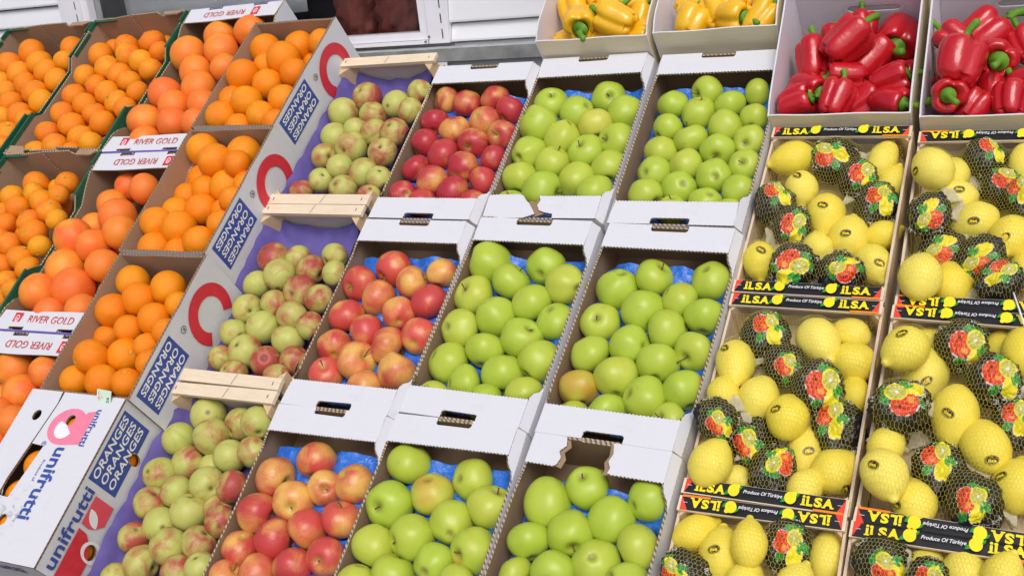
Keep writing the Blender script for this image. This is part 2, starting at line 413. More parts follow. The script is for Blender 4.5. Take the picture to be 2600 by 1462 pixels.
FRUIT={
'K1':[[-63,206,-45,43.4,0],[116,219,-50,39.2,0],[137,152,-42,35.4,0],[-134,155,-45,40.3,0],[14,153,-45,40.4,0],[78,112,-46,39.8,0],[-49,109,-46,40.5,0],[157,67,-45,39.2,0],[21,58,-45,38.9,0],[95,17,-46,40.1,0],[157,-26,-46,39.5,0],[-113,74,-45,34.3,0],[-50,27,-45,35.6,0],[16,-24,-47,37.2,0],[93,-75,-49,37.8,0],[152,-108,-43,34.3,0],[26,-91,-45,34.6,0],[99,-153,-50,38.1,0],[132,-213,-43,34.3,0],[36,-176,-97,37.8,1],[-76,-110,-97,37.8,1],[-7,-109,-105,37.8,1],[-115,-46,-97,37.8,1],[-152,24,-97,37.8,1]],
'K2':[[-124,163,-45,39.1,0],[-44,204,-51,36.7,0],[2,151,-42,38.5,0],[67,205,-45,37.6,0],[127,157,-45,31.6,0],[-56,101,-45,37.6,0],[75,117,-45,37.0,0],[134,79,-45,34.0,0],[-130,71,-45,36.5,0],[14,68,-45,35.8,0],[75,34,-45,35.3,0],[-52,23,-45,34.6,0],[13,-11,-45,36.6,0],[137,-14,-45,31.6,0],[-124,-12,-45,36.0,0],[-49,-55,-45,35.4,0],[76,-51,-48,36.8,0],[-120,-88,-45,35.6,0],[16,-96,-45,34.9,0],[133,-83,-44,32.4,0],[-49,-138,-45,39.1,0],[72,-133,-45,35.6,0],[-130,-167,-45,35.2,0],[18,-188,-47,36.4,0],[-56,-226,-45,38.6,0],[84,-221,-45,35.9,0],[-124,-248,-47,36.7,0],[25,-253,-47,31.9,0],[95,-181,-100,34.9,1],[-147,-123,-92,34.9,1],[-10,-121,-100,34.9,1],[-47,-61,-108,34.9,1],[26,-58,-100,34.9,1],[-79,-2,-100,34.9,1],[-12,2,-108,34.9,1],[-149,245,-92,34.9,1],[-11,246,-92,34.9,1],[61,241,-100,34.9,1]],
'K3':[[-113,164,-46,32.5,0],[-66,219,-58,36.3,0],[-28,173,-42,29.0,0],[23,143,-46,33.8,0],[-64,126,-51,34.1,0],[76,107,-46,33.4,0],[127,77,-44,29.1,0],[21,72,-47,33.4,0],[-67,65,-47,29.8,0],[72,29,-44,36.3,0],[127,-15,-45,29.8,0],[4,-11,-45,33.0,0],[80,-55,-46,34.3,0],[133,-89,-44,32.0,0],[-51,13,-44,27.6,0],[24,-80,-47,30.6,0],[83,-131,-46,29.3,0],[132,-162,-40,27.5,0],[86,-184,-55,27.5,0],[-119,106,-47,27.5,0],[78,165,-41,27.8,0],[63,218,-54,31.9,0],[59,-195,-104,30.3,1],[25,-148,-88,30.3,1],[-62,-89,-88,30.3,1],[-2,-94,-96,30.3,1],[-94,-42,-88,30.3,1],[-127,14,-88,30.3,1],[-154,65,-88,30.3,1],[-38,68,-96,30.3,1],[28,173,-96,30.3,1],[-3,224,-88,30.3,1]],
'G1':[[73,211,-40,47.9,0],[-50,210,-49,47.3,0],[1,137,-36,47.9,0],[-126,133,-40,51.5,0],[-61,61,-46,47.5,0],[55,60,-40,41.7,0],[-6,-10,-41,46.8,0],[-127,-27,-45,48.1,0],[-57,-82,-41,45.3,0],[48,-79,-45,43.4,0],[-130,-141,-36,47.5,0],[-16,-157,-38,45.7,0],[69,-157,-38,41.4,0],[-86,-219,-40,43.4,0],[55,-238,-103,45.6,1],[101,161,-103,45.6,1]],
'G2':[[-84,230,-69,40.2,0],[14,194,-38,39.9,0],[-96,156,-58,39.9,0],[-33,103,-45,48.2,0],[27,41,-32,43.8,0],[-129,89,-73,39.6,0],[-128,18,-28,49.6,0],[-43,-4,-34,42.7,0],[-106,-72,-45,49.6,0],[24,-61,-40,42.8,0],[-128,-160,-30,47.6,0],[-35,-134,-41,49.6,0],[-57,-217,-39,41.0,0],[42,-202,-40,40.5,0],[-132,-246,-100,41.5,1],[39,-241,-108,41.5,1],[-91,-173,-108,41.5,1],[-5,-174,-108,41.5,1],[79,-171,-100,41.5,1],[34,-99,-108,41.5,1],[-8,-30,-108,41.5,1],[74,-26,-100,41.5,1],[-48,46,-108,41.5,1],[76,119,-100,41.5,1]],
'G3':[[-103,220,-57,45.2,0],[30,210,-40,38.1,0],[-43,160,-65,44.5,0],[32,66,-31,38.7,0],[-56,85,-44,39.3,0],[-21,20,-52,38.6,0],[16,-115,-99,37.8,1],[92,-114,-99,37.8,1],[-21,-48,-99,37.8,1],[56,-48,-99,37.8,1],[-59,16,-115,37.8,1],[19,15,-115,37.8,1],[-99,81,-99,37.8,1],[-21,86,-107,37.8,1],[54,85,-99,37.8,1],[-131,153,-99,37.8,1],[17,152,-115,37.8,1],[95,152,-99,37.8,1],[-22,213,-115,37.8,1],[55,217,-107,37.8,1]],
'U1':[[-94,134,-44,41.1,0],[-60,71,-48,34.2,0],[11,74,-27,43.4,0],[11,149,-53,40.5,0],[99,143,-38,35.3,0],[-92,10,-23,43.4,0],[71,23,-34,38.8,0],[-4,-11,-39,40.4,0],[-33,-82,-30,40.3,0],[81,-71,-38,38.8,0],[-100,-61,-40,34.2,0],[-94,-131,-34,40.3,0],[37,-128,-38,37.6,0],[-22,-162,-42,34.2,0],[100,-154,-36,34.2,0],[-55,45,-112,37.7,1],[59,112,-96,37.7,1]],
'U2':[[-95,159,-35,40.3,0],[42,151,-43,40.9,0],[-28,116,-32,41.9,0],[-94,100,-87,41.4,0],[28,51,-59,41.8,0],[69,91,-17,32.6,0],[102,46,-45,32.6,0],[-42,46,-60,32.6,0],[-102,32,-71,32.6,0],[-90,-32,-60,37.2,0],[-16,-21,-62,40.4,0],[-98,-92,-25,37.0,0],[-24,-101,-35,41.6,0],[102,-88,-34,32.6,0],[102,-14,-31,32.6,0],[53,-20,-69,32.6,0],[62,-141,-36,36.7,0],[-76,-159,-44,39.8,0],[2,-165,-47,32.6,0],[-20,-27,-131,35.9,1]],
'U3':[[-85,134,-37,38.6,0],[36,120,-35,39.1,0],[-30,83,-33,38.6,0],[-96,49,-37,39.1,0],[95,74,-35,29.7,0],[45,32,-35,36.4,0],[-18,3,-38,32.0,0],[104,-2,-31,29.7,0],[-104,-8,-68,29.7,0],[-101,-65,-51,33.0,0],[-53,-92,-13,37.8,0],[0,-61,-52,39.1,0],[61,-37,-42,30.3,0],[102,-83,-35,29.7,0],[-90,-142,-39,33.7,0],[-7,-140,-35,36.1,0],[69,-139,-35,32.8,0],[-5,-99,-106,32.7,1],[-99,-42,-117,32.7,1],[31,76,-82,32.7,1]],
'N1':[[-42,147,-45,37.2,0],[59,119,-47,34.5,0],[116,159,-45,30.6,0],[115,91,-44,32.2,0],[-95,93,-45,38.3,0],[1,84,-49,35.3,0],[-89,12,-50,35.4,0],[32,22,-49,34.8,0],[98,15,-44,35.6,0],[-29,30,-45,30.0,0],[-12,-34,-43,39.6,0],[-86,-61,-45,32.3,0],[90,-52,-45,35.2,0],[-18,-101,-44,31.8,0],[57,-116,-47,36.0,0],[115,-138,-44,30.0,0],[-59,-143,-45,30.0,0],[22,-172,-45,33.7,0],[111,-197,-45,30.0,0],[-105,-177,-49,30.0,0]],
'N2':[[-82,123,-46,37.5,0],[-12,128,-50,29.9,0],[40,97,-50,33.5,0],[95,136,-45,29.5,0],[119,84,-45,29.7,0],[-32,69,-41,36.6,0],[44,30,-48,37.0,0],[-92,44,-49,32.2,0],[109,11,-44,32.0,0],[-10,-9,-47,33.1,0],[-82,-29,-45,33.5,0],[52,-38,-51,35.1,0],[-15,-74,-49,36.0,0],[-86,-97,-45,30.4,0],[120,-63,-45,30.4,0],[70,-102,-52,35.2,0],[-30,-142,-49,37.5,0],[-87,-168,-45,28.5,0],[44,-165,-45,32.5,0],[111,-151,-56,32.1,0],[-24,-205,-43,29.5,0],[99,-205,-39,28.5,0]],
'N3':[[-55,210,-54,37.2,0],[-11,155,-48,37.5,0],[41,199,-61,35.3,0],[101,196,-37,33.3,0],[-103,143,-55,34.6,0],[-58,96,-70,35.6,0],[55,118,-54,33.4,0],[115,131,-48,32.0,0],[-109,56,-56,34.6,0],[-33,20,-48,31.6,0],[36,46,-48,34.9,0],[106,47,-44,32.1,0],[4,99,-80,30.0,0],[-91,-13,-54,35.2,0],[18,-19,-55,36.7,0],[76,4,-69,30.0,0],[116,-30,-45,30.9,0],[-40,-54,-56,34.5,0],[-88,-93,-51,31.1,0],[13,-98,-50,36.7,0],[79,-79,-54,34.1,0],[-40,-142,-53,35.6,0],[60,-143,-53,32.1,0],[117,-129,-47,30.0,0],[-90,-179,-58,30.0,0]],
'A1':[[-102,173,-49,35.6,0],[-36,155,-45,36.3,0],[38,170,-46,34.5,0],[94,128,-46,34.6,0],[-107,94,-46,34.1,0],[34,94,-46,36.2,0],[-38,67,-46,37.9,0],[102,46,-46,34.7,0],[-104,23,-46,35.8,0],[32,19,-46,37.1,0],[-43,-15,-46,38.7,0],[105,-30,-46,32.1,0],[31,-59,-46,38.0,0],[-103,-59,-46,33.1,0],[-41,-100,-47,38.1,0],[102,-100,-46,34.4,0],[-105,-143,-46,32.6,0],[33,-133,-46,38.1,0],[-41,-168,-46,33.1,0],[97,-167,-46,30.9,0]],
'A2':[[-106,96,-46,39.1,0],[-34,143,-47,40.0,0],[96,136,-46,33.9,0],[28,105,-46,36.8,0],[-42,60,-46,38.3,0],[90,60,-46,38.7,0],[29,22,-46,36.2,0],[-106,8,-46,38.7,0],[-33,-30,-46,36.9,0],[102,-32,-46,37.9,0],[33,-61,-46,38.8,0],[-100,-75,-46,36.3,0],[-27,-108,-47,41.5,0],[-89,-148,-49,35.7,0],[86,-125,-46,39.2,0],[20,-164,-45,35.5,0]],
'A3':[[-17,153,-46,39.0,0],[-100,102,-46,40.8,0],[27,97,-48,33.7,0],[92,113,-45,37.0,0],[-31,59,-46,39.4,0],[-106,20,-44,38.5,0],[27,7,-46,37.9,0],[96,35,-46,37.1,0],[-39,-24,-46,38.1,0],[-109,-54,-47,35.1,0],[95,-42,-46,35.8,0],[30,-72,-46,37.1,0],[-47,-96,-46,36.2,0],[-110,-118,-43,32.6,0]],
'B1':[[-97,140,-48,40.1,0],[46,157,-54,38.8,0],[103,106,-54,41.5,0],[-19,109,-50,41.0,0],[-101,60,-36,44.0,0],[41,61,-47,40.0,0],[-32,23,-45,39.2,0],[104,20,-57,40.4,0],[-104,-23,-46,39.6,0],[37,-19,-46,40.0,0],[-37,-56,-47,39.2,0],[105,-59,-56,39.7,0],[-105,-99,-45,39.4,0],[36,-102,-52,42.2,0],[-37,-139,-42,44.0,0],[99,-147,-43,39.6,0],[-101,-181,-46,35.2,0]],
'B2':[[-95,157,-47,44.5,0],[40,157,-47,40.0,0],[-28,111,-46,41.2,0],[102,112,-46,40.8,0],[-103,69,-46,42.1,0],[37,64,-49,41.8,0],[-32,22,-46,42.0,0],[105,25,-53,39.9,0],[-103,-20,-43,42.0,0],[43,-25,-49,41.9,0],[-26,-63,-47,39.0,0],[104,-75,-46,41.0,0],[-102,-100,-51,42.7,0],[32,-112,-51,41.1,0],[-43,-148,-46,38.5,0],[95,-150,-44,36.8,0],[19,-185,-44,36.5,0],[-98,-193,-46,36.1,0]],
'B3':[[-93,166,-46,42.3,0],[51,151,-50,38.8,0],[-21,110,-46,40.1,0],[105,100,-48,39.9,0],[-99,74,-46,43.9,0],[40,59,-48,39.8,0],[-103,-9,-46,41.2,0],[-27,18,-46,41.3,0],[103,15,-53,41.1,0],[34,-25,-47,36.8,0],[-41,-61,-46,39.6,0],[-109,-85,-42,35.1,0],[95,-56,-43,35.1,0]],
'C1':[[-19,167,-46,36.5,0],[96,161,-46,30.6,0],[-91,131,-46,34.2,0],[41,126,-46,33.4,0],[-26,99,-46,35.6,0],[105,84,-46,31.3,0],[45,58,-46,35.3,0],[-89,61,-49,33.0,0],[108,19,-46,33.4,0],[-25,24,-46,36.5,0],[43,-10,-46,36.4,0],[-89,-4,-53,35.2,0],[-19,-50,-48,34.2,0],[111,-52,-47,33.1,0],[-88,-71,-49,36.1,0],[49,-82,-46,36.1,0],[-19,-116,-45,35.6,0],[110,-120,-47,34.0,0],[-90,-140,-43,36.4,0],[49,-155,-46,35.3,0],[-19,-180,-46,31.0,0],[105,-183,-46,30.5,0]],
'C2':[[-20,147,-46,37.8,0],[-89,112,-46,40.4,0],[100,151,-46,39.2,0],[-23,68,-47,41.7,0],[46,99,-47,35.8,0],[107,64,-46,37.8,0],[-103,31,-48,38.4,0],[42,26,-46,40.2,0],[-25,-14,-48,38.2,0],[107,-15,-47,38.1,0],[-103,-43,-45,39.2,0],[42,-51,-46,39.5,0],[-32,-89,-46,41.1,0],[107,-101,-47,37.1,0],[-102,-121,-52,38.4,0],[36,-130,-45,42.2,0],[-30,-169,-48,39.0,0],[96,-171,-46,33.8,0],[-96,-189,-46,33.8,0]],
'C3':[[-87,134,-46,41.8,0],[-17,174,-46,36.9,0],[100,170,-44,36.9,0],[42,127,-51,40.1,0],[-96,56,-46,36.6,0],[-25,85,-50,40.3,0],[38,40,-48,41.7,0],[105,84,-52,39.0,0],[-32,9,-46,38.0,0],[106,14,-43,34.9,0],[-101,-12,-46,33.4,0]],
}
LEMONS={
'D1':[[-88,142,-18,34.3,1.31,[-0.882,-0.471,0.0],"l",None],[-58,62,-19,32.5,1.18,[0.148,-0.989,-0.0],"l",[-0.128,0.189,0.974]],[0,3,-26,36.7,1.18,[0.055,-0.998,0.0],"l",[0.01,-0.206,0.979]],[51,-49,-36,37.0,1.18,[0.054,0.999,0.0],"l",[0.024,-0.374,0.927]],[-105,-125,-17,32.4,1.18,[0.194,-0.981,0.0],"l",[0.222,0.007,0.975]],[102,-101,-44,34.9,1.18,[0.512,-0.859,-0.0],"l",[0.465,-0.475,0.747]],[109,101,-51,28.0,1.33,[0.28,0.96,0.0],"l",None],[109,-28,-51,28.0,1.18,[0.871,0.491,0.0],"l",None],[0,-87,-23,28.0,1.18,[-0.291,0.957,-0.0],"l",None],[87,148,-32,28.0,1.5,[0.271,0.963,-0.0],"l",None],[-6,149,-31,43.0,1.19,[0.258,0.966,0.0],"w",[-0.946,0.324,0.0]],[50,96,-28,36.0,1.3,[-0.496,0.868,0.0],"w",[-0.141,0.99,0.0]],[95,37,-39,39.8,1.2,[-0.195,0.981,0.0],"w",[-0.256,0.967,0.0]],[-100,9,-8,36.8,1.3,[0.015,1.0,-0.0],"w",[-0.432,0.902,-0.0]],[-54,-44,-9,34.5,1.3,[0.927,0.375,0.0],"w",[0.1,0.995,0.0]],[-34,-146,-7,43.0,1.19,[0.743,0.669,-0.0],"w",[0.743,0.669,-0.0]],[54,-152,-16,41.9,1.11,[-0.408,0.913,0.0],"w",[-0.743,-0.669,-0.0]]],
'E1':[[-101,96,21,36.3,1.18,[-0.569,0.823,0.0],"l",[-0.752,-0.487,0.443]],[-62,61,-25,35.3,1.18,[-0.968,-0.249,0.0],"l",[0.248,-0.148,0.957]],[-21,5,-24,35.4,1.18,[-0.878,-0.478,0.0],"l",[-0.025,-0.568,0.822]],[42,-29,-23,37.0,1.18,[-0.196,-0.981,0.0],"l",[-0.214,-0.617,0.758]],[-100,-157,15,36.8,1.18,[0.029,1.0,0.0],"l",[-0.945,0.167,0.281]],[-51,-139,-36,37.0,1.18,[-0.216,0.976,0.0],"l",None],[-68,126,-28,28.0,1.25,[-0.084,0.996,0.0],"l",None],[54,148,-30,28.0,1.47,[-0.053,0.999,0.0],"l",None],[70,-100,-31,28.0,1.33,[-0.053,0.999,0.0],"l",None],[-17,160,-23,34.0,1.3,[0.883,0.469,-0.0],"w",[-0.306,0.952,-0.0]],[19,97,-35,35.5,1.3,[0.93,0.366,-0.0],"w",[-0.785,0.619,0.0]],[-101,-8,9,35.9,1.3,[0.03,1.0,0.0],"w",[-0.307,-0.952,0.0]],[-73,-62,-28,36.4,1.17,[-0.818,0.575,0.0],"w",[-0.754,-0.657,0.0]],[-6,-84,-17,36.9,1.3,[-0.914,0.406,0.0],"w",[-0.614,-0.789,0.0]],[30,-143,-8,34.0,1.3,[0.754,0.657,0.0],"w",[0.754,0.657,0.0]],[64,52,-8,34.0,1.3,[-0.053,0.999,0.0],"w",[-0.053,0.999,0.0]]],
'D2':[[-103,62,-6,34.0,1.34,[0.179,-0.984,0.0],"l",[-0.422,0.24,0.874]],[34,132,-18,37.0,1.18,[0.555,-0.832,-0.0],"l",None],[100,101,-39,35.9,1.18,[-0.995,-0.097,0.0],"l",None],[88,163,-40,28.2,1.2,[-0.946,0.324,0.0],"l",None],[-48,-5,-14,35.3,1.18,[-0.274,-0.962,0.0],"l",None],[12,-41,-9,35.9,1.18,[-0.028,1.0,0.0],"l",[-0.374,-0.104,0.921]],[44,-80,-49,29.8,1.5,[0.044,-0.999,0.0],"l",[0.349,-0.416,0.839]],[-101,-156,3,35.9,1.18,[0.273,0.962,0.0],"l",None],[100,-117,-42,36.8,1.18,[0.744,0.668,0.0],"l",[0.644,-0.754,0.127]],[-109,-11,-2,28.0,1.25,[-0.212,0.977,0.0],"l",None],[109,40,-51,28.0,1.18,[-0.143,0.99,0.0],"l",None],[59,-163,-27,28.0,1.18,[0.304,0.953,0.0],"l",None],[-66,-157,-49,28.0,1.18,[0.989,0.147,0.0],"l",None],[-61,127,-18,41.8,1.15,[0.109,0.994,0.0],"w",[-0.189,0.982,-0.0]],[-13,68,-18,35.9,1.19,[0.599,0.801,0.0],"w",[-0.576,0.818,0.0]],[53,27,-11,43.0,1.27,[0.062,0.998,0.0],"w",[-0.231,0.973,0.0]],[97,-38,-36,40.4,1.3,[-0.0,1.0,0.0],"w",[-0.149,0.989,0.0]],[-103,-73,14,34.0,1.3,[0.744,0.668,0.0],"w",[-0.732,0.682,0.0]],[-54,-76,-39,39.6,1.3,[0.28,0.96,0.0],"w",[-0.484,0.875,0.0]],[-1,-136,-38,40.4,1.29,[0.859,0.512,0.0],"w",[-0.131,-0.991,0.0]]],
'E2':[[-101,109,23,35.9,1.18,[-0.591,-0.807,0.0],"l",[-0.134,0.162,0.978]],[-72,101,-42,37.0,1.37,[-0.083,-0.997,0.0],"l",[0.158,-0.711,0.685]],[-13,12,-11,36.7,1.34,[-0.025,-1.0,0.0],"l",[-0.154,-0.483,0.862]],[40,-42,-17,37.0,1.22,[-0.384,0.923,0.0],"l",[0.304,-0.744,0.595]],[-101,-133,26,35.7,1.18,[0.441,-0.897,0.0],"l",[-0.325,-0.13,0.937]],[-54,-158,-18,33.7,1.18,[-0.287,0.958,0.0],"l",[-0.633,-0.442,0.636]],[92,-100,-26,36.5,1.18,[0.054,0.999,0.0],"l",[-0.598,0.013,0.801]],[79,143,-11,31.6,1.33,[-0.088,0.996,0.0],"l",None],[-79,165,-51,28.0,1.21,[0.298,0.955,0.0],"l",None],[-109,-74,7,28.0,1.21,[0.298,0.954,0.0],"l",None],[42,165,-51,28.0,1.33,[-0.096,0.995,0.0],"l",None],[-18,152,-20,41.8,1.16,[0.163,0.987,0.0],"w",[-0.113,0.994,0.0]],[40,83,-10,40.7,1.2,[0.316,0.949,0.0],"w",[-0.234,0.972,0.0]],[-95,-10,30,41.6,1.16,[-0.287,0.958,0.0],"w",[-0.941,-0.338,0.0]],[-92,29,-39,39.3,1.14,[0.157,0.988,0.0],"w",[-0.136,0.991,0.0]],[-24,-91,-24,39.3,1.25,[0.171,0.985,0.0],"w",[-0.122,0.993,0.0]],[33,-144,-11,39.7,1.21,[0.328,0.945,0.0],"w",[-0.107,0.994,0.0]],[86,11,-21,34.0,1.3,[0.052,0.999,0.0],"w",[-0.086,0.996,0.0]]],
'D3':[[-55,125,-28,36.5,1.26,[-0.113,0.994,0.0],"l",[-0.112,-0.102,0.988]],[-4,137,10,28.9,1.33,[-0.145,0.989,0.0],"l",None],[-109,157,-22,28.0,1.36,[0.759,0.652,0.0],"l",None],[-8,79,-15,30.4,1.18,[0.322,0.947,0.0],"l",None],[72,88,-18,29.9,1.18,[0.336,0.942,0.0],"l",None],[52,156,-20,38.0,1.12,[-0.309,0.951,0.0],"w",[-0.152,0.988,0.0]],[-103,78,-3,34.0,1.3,[0.305,0.952,0.0],"w",[-0.766,0.643,0.0]],[109,159,-51,28.0,1.5,[0.024,1.0,0.0],"l",None]],
'E3':[[-26,165,-34,28.0,1.18,[0.345,0.939,0.0],"l",None],[33,160,-27,33.3,1.18,[-0.09,0.996,0.0],"l",None],[86,158,3,28.0,1.18,[0.361,0.932,0.0],"l",None],[-85,155,-8,38.0,1.21,[0.852,0.524,0.0],"w",[-0.918,0.397,0.0]],[-12,121,6,34.0,1.29,[0.745,0.667,0.0],"w",[-0.107,0.994,0.0]],[109,165,-48,28.0,1.18,[-0.066,0.998,0.0],"l",None]],
}
PEPPERS={
'Y1':[[-87,-60,-40,44.2,[-0.38,0.89,0.24]],[-48,-124,-14,41.2,[0.28,-0.93,0.24]],[5,-80,-29,36.0,[0.88,0.41,0.24]],[60,-25,-54,44.2,[-0.88,-0.41,0.24]],[48,-130,-11,40.1,[-0.9,0.36,0.24]],[91,-89,-50,36.0,[0.16,0.96,0.24]],[-93,-127,-67,36.0,[0.96,0.16,0.24]],[96,-144,-53,36.0,[0.97,-0.07,0.24]],[-28,-25,-19,36.0,[-0.27,0.93,0.24]],[1,-141,-59,36.0,[0.73,0.64,0.24]]],
'Y2':[[-73,-74,-37,38.2,[0.88,0.41,0.24]],[51,-52,-84,38.4,[-0.65,-0.72,0.24]],[-68,-144,-23,36.0,[0.28,0.93,0.24]],[32,-143,-19,36.6,[0.89,-0.39,0.24]],[-19,-113,-32,36.0,[-0.49,0.84,0.24]],[96,-144,-28,36.0,[0.56,0.79,0.24]],[10,-55,-31,36.0,[-0.19,0.95,0.24]],[96,-87,-39,36.0,[-0.16,0.96,0.24]]],
'R1':[[81,111,-54,50.7,[0.0,-0.97,0.24]],[-8,21,23,46.9,[0.64,0.73,0.24]],[28,38,-54,50.6,[0.56,0.79,0.24]],[-78,14,-25,44.3,[-0.13,0.96,0.24]],[-6,-36,-32,39.5,[-0.95,-0.2,0.24]],[90,-55,-24,38.7,[0.95,0.21,0.24]],[-82,-62,-37,40.5,[0.78,-0.58,0.24]],[35,-93,-54,42.4,[0.8,0.55,0.24]],[-96,-117,-19,36.0,[0.95,0.21,0.24]],[94,-114,-28,38.1,[0.86,-0.45,0.24]],[-11,-117,-11,36.0,[0.25,0.94,0.24]],[-49,79,-38,36.0,[-0.15,0.96,0.24]],[9,110,-27,36.0,[-0.13,0.96,0.24]],[97,5,-71,36.0,[0.97,-0.05,0.24]]],
'R2':[[-50,78,-28,52.0,[0.72,0.65,0.24]],[-97,25,15,36.0,[-0.73,0.64,0.24]],[-83,-56,30,47.2,[0.14,0.96,0.24]],[-15,-1,-15,44.7,[0.13,-0.79,0.6]],[-82,-35,-55,50.2,[-0.49,-0.83,0.24]],[-13,-70,-40,36.0,[-0.18,0.95,0.24]],[-97,-117,8,36.0,[0.16,-0.77,0.62]],[16,-115,-18,37.4,[0.04,0.97,0.24]],[-48,-117,-34,36.0,[0.5,0.83,0.24]],[32,53,-31,36.0,[-0.38,0.89,0.24]],[47,-67,-17,36.0,[0.97,-0.05,0.24]]],
}

# ---------------------------------------------------------------- ground, building
b = MB(); b.add([(-60, -60, 0), (60, -60, 0), (60, 60, 0), (-60, 60, 0)], [(0, 1, 2, 3)])
tag(b.build('pavement', [M['pavement']]), 'dark asphalt pavement under the fruit stand', kind='structure')

WY = 1.30                                   # the shop front, a vertical wall behind the stand
shop = empty('shop_front', Matrix.Translation((0, WY, 0)))
tag(shop, 'white clapboard shop front with a wide window behind the fruit stand', 'building')
GX0, GX1, GZ0, GZ1 = -1.70, -0.322, 1.365, 2.35
b = MB()
for (x0, x1, z0, z1) in ((-4.0, GX0 - 0.135, 0, 3.0), (GX1 + 0.105, 4.0, 0, 3.0), (GX0 - 0.135, GX1 + 0.105, 0, 1.33), (GX0 - 0.135, GX1 + 0.105, 2.42, 3.0)):
    b.box(x0, x1, 0.02, 0.12, z0, z1)
b.build('wall_core', [M['siding']], shop)
def siding(x0, x1, zs):
    for i in range(len(zs) - 1):
        z0, z1 = zs[i], zs[i + 1]
        q = MB(); g = 0.003
        prof = [(0.018, z0 + g), (-0.010, z0 + g), (-0.011, z0 + g + 0.006), (0.004, z1 - 0.004), (0.018, z1)]
        n = len(prof)
        q.add([(x0, *p) for p in prof] + [(x1, *p) for p in prof],
              [(k, (k + 1) % n, n + (k + 1) % n, n + k) for k in range(n)] + [tuple(range(n))[::-1], tuple(range(n, 2 * n))])
        q.build('siding_board', [M['siding']], shop)
ZR = [0.1] + [0.266 + 0.16 * k for k in range(18)]
siding(GX1 + 0.106, 4.0, [z - 0.001 + 0.001 for z in [1.329 - 0.138 * k for k in range(9, 0, -1)] + [1.329, 1.386, 1.527, 1.668, 1.809, 1.95, 2.09, 2.23, 2.37, 2.51, 2.65]])
siding(-4.0, GX0 - 0.136, [1.474 - 0.07 * k for k in range(12, 0, -1)] + [1.474, 1.544, 1.614, 1.684, 1.754, 1.824, 1.9, 2.0, 2.1, 2.2, 2.3, 2.4, 2.5])
# window: frame pieces, glass, trim posts with slots
b = MB()
b.box(GX0 - 0.03, GX1 + 0.032, -0.012, 0.05, GZ0 - 0.022, GZ0)
b.box(GX0 - 0.03, GX1 + 0.032, -0.012, 0.05, GZ1, GZ1 + 0.04)
b.box(GX0 - 0.03, GX0, -0.0125, 0.05, GZ0, GZ1)
b.box(GX1, GX1 + 0.032, -0.0125, 0.05, GZ0, GZ1)
wf = b.build('window_frame', [M['frame_white']], shop)
b = MB(); b.box(GX0 - 0.03, GX1 + 0.028, -0.024, 0.012, 1.331, GZ0 - 0.0235)
b.build('window_rail', [M['frame_white']], shop)
b = MB(); b.box(GX0, GX1, 0.02, 0.024, GZ0, GZ1); b.build('window_pane', [M['glass']], shop)
for x0, x1 in ((GX1 + 0.033, GX1 + 0.104), (GX0 - 0.134, GX0 - 0.031)):
    b = MB(); b.box(x0, x1, -0.022, 0.03, 1.331 if x0 > -1 else 1.0, 2.5)
    t = b.build('trim_post', [M['frame_white']], shop)
    s_ = MB()
    for k in range(14):
        z = 1.345 + k * 0.045
        s_.box(x1 - 0.022, x1 - 0.019, -0.0235, -0.018, z, z + 0.028)
    s_.build('slots', [M['gap']], t)
for x, z in ((GX1 + 0.036, 1.352), (GX1 + 0.022, 1.338)):


    me = bpy.data.meshes.new('screw'); bm = bmesh.new()
    bmesh.ops.create_cone(bm, segments=10, radius1=0.0042, radius2=0.003, depth=0.004, cap_ends=True, matrix=Matrix.Translation((x, -0.026, z)) @ Matrix.Rotation(math.pi / 2, 4, 'X'))
    bm.to_mesh(me); bm.free(); me.materials.append(M['screw'])
    put('screw', me, shop)
b = MB()
b.box(-0.80, 3.2, -0.075, -0.012, 1.306, 1.320, 0); b.box(-0.80, 3.2, -0.082, -0.075, 1.283, 1.3205, 1)
b.build('ledge', [M['steel'], M['steel_dark']], shop)
b = MB(); b.box(-0.36, -0.20, -0.083, -0.0805, 1.262, 1.281, 0)
for k in range(4): b.box(-0.345 + k * 0.038, -0.322 + k * 0.038, -0.0845, -0.0825, 1.270, 1.273, 1)
b.build('bracket', [M['frame_white'], M['gap']], shop)
b = MB(); b.box(-0.80, 3.2, -0.055, -0.013, 0.9, 1.2825); b.build('lower_panel', [M['siding']], shop)
# the room behind the pane
b = MB()
b.box(GX0 - 0.1, GX1 + 0.1, 0.95, 0.97, 0.6, 2.5, 1); b.box(GX0 - 0.1, GX1 + 0.1, 0.13, 0.949, 0.58, 0.60, 1)
b.box(GX0 - 0.12, GX0 - 0.1, 0.13, 0.97, 0.6, 2.5, 0); b.box(GX1 + 0.1, GX1 + 0.12, 0.13, 0.97, 0.6, 2.5, 1)
b.box(GX0 - 0.12, GX1 + 0.12, 0.13, 0.97, 2.5, 2.52, 1)
b.build('room', [M['room'], M['room_dark']], shop)
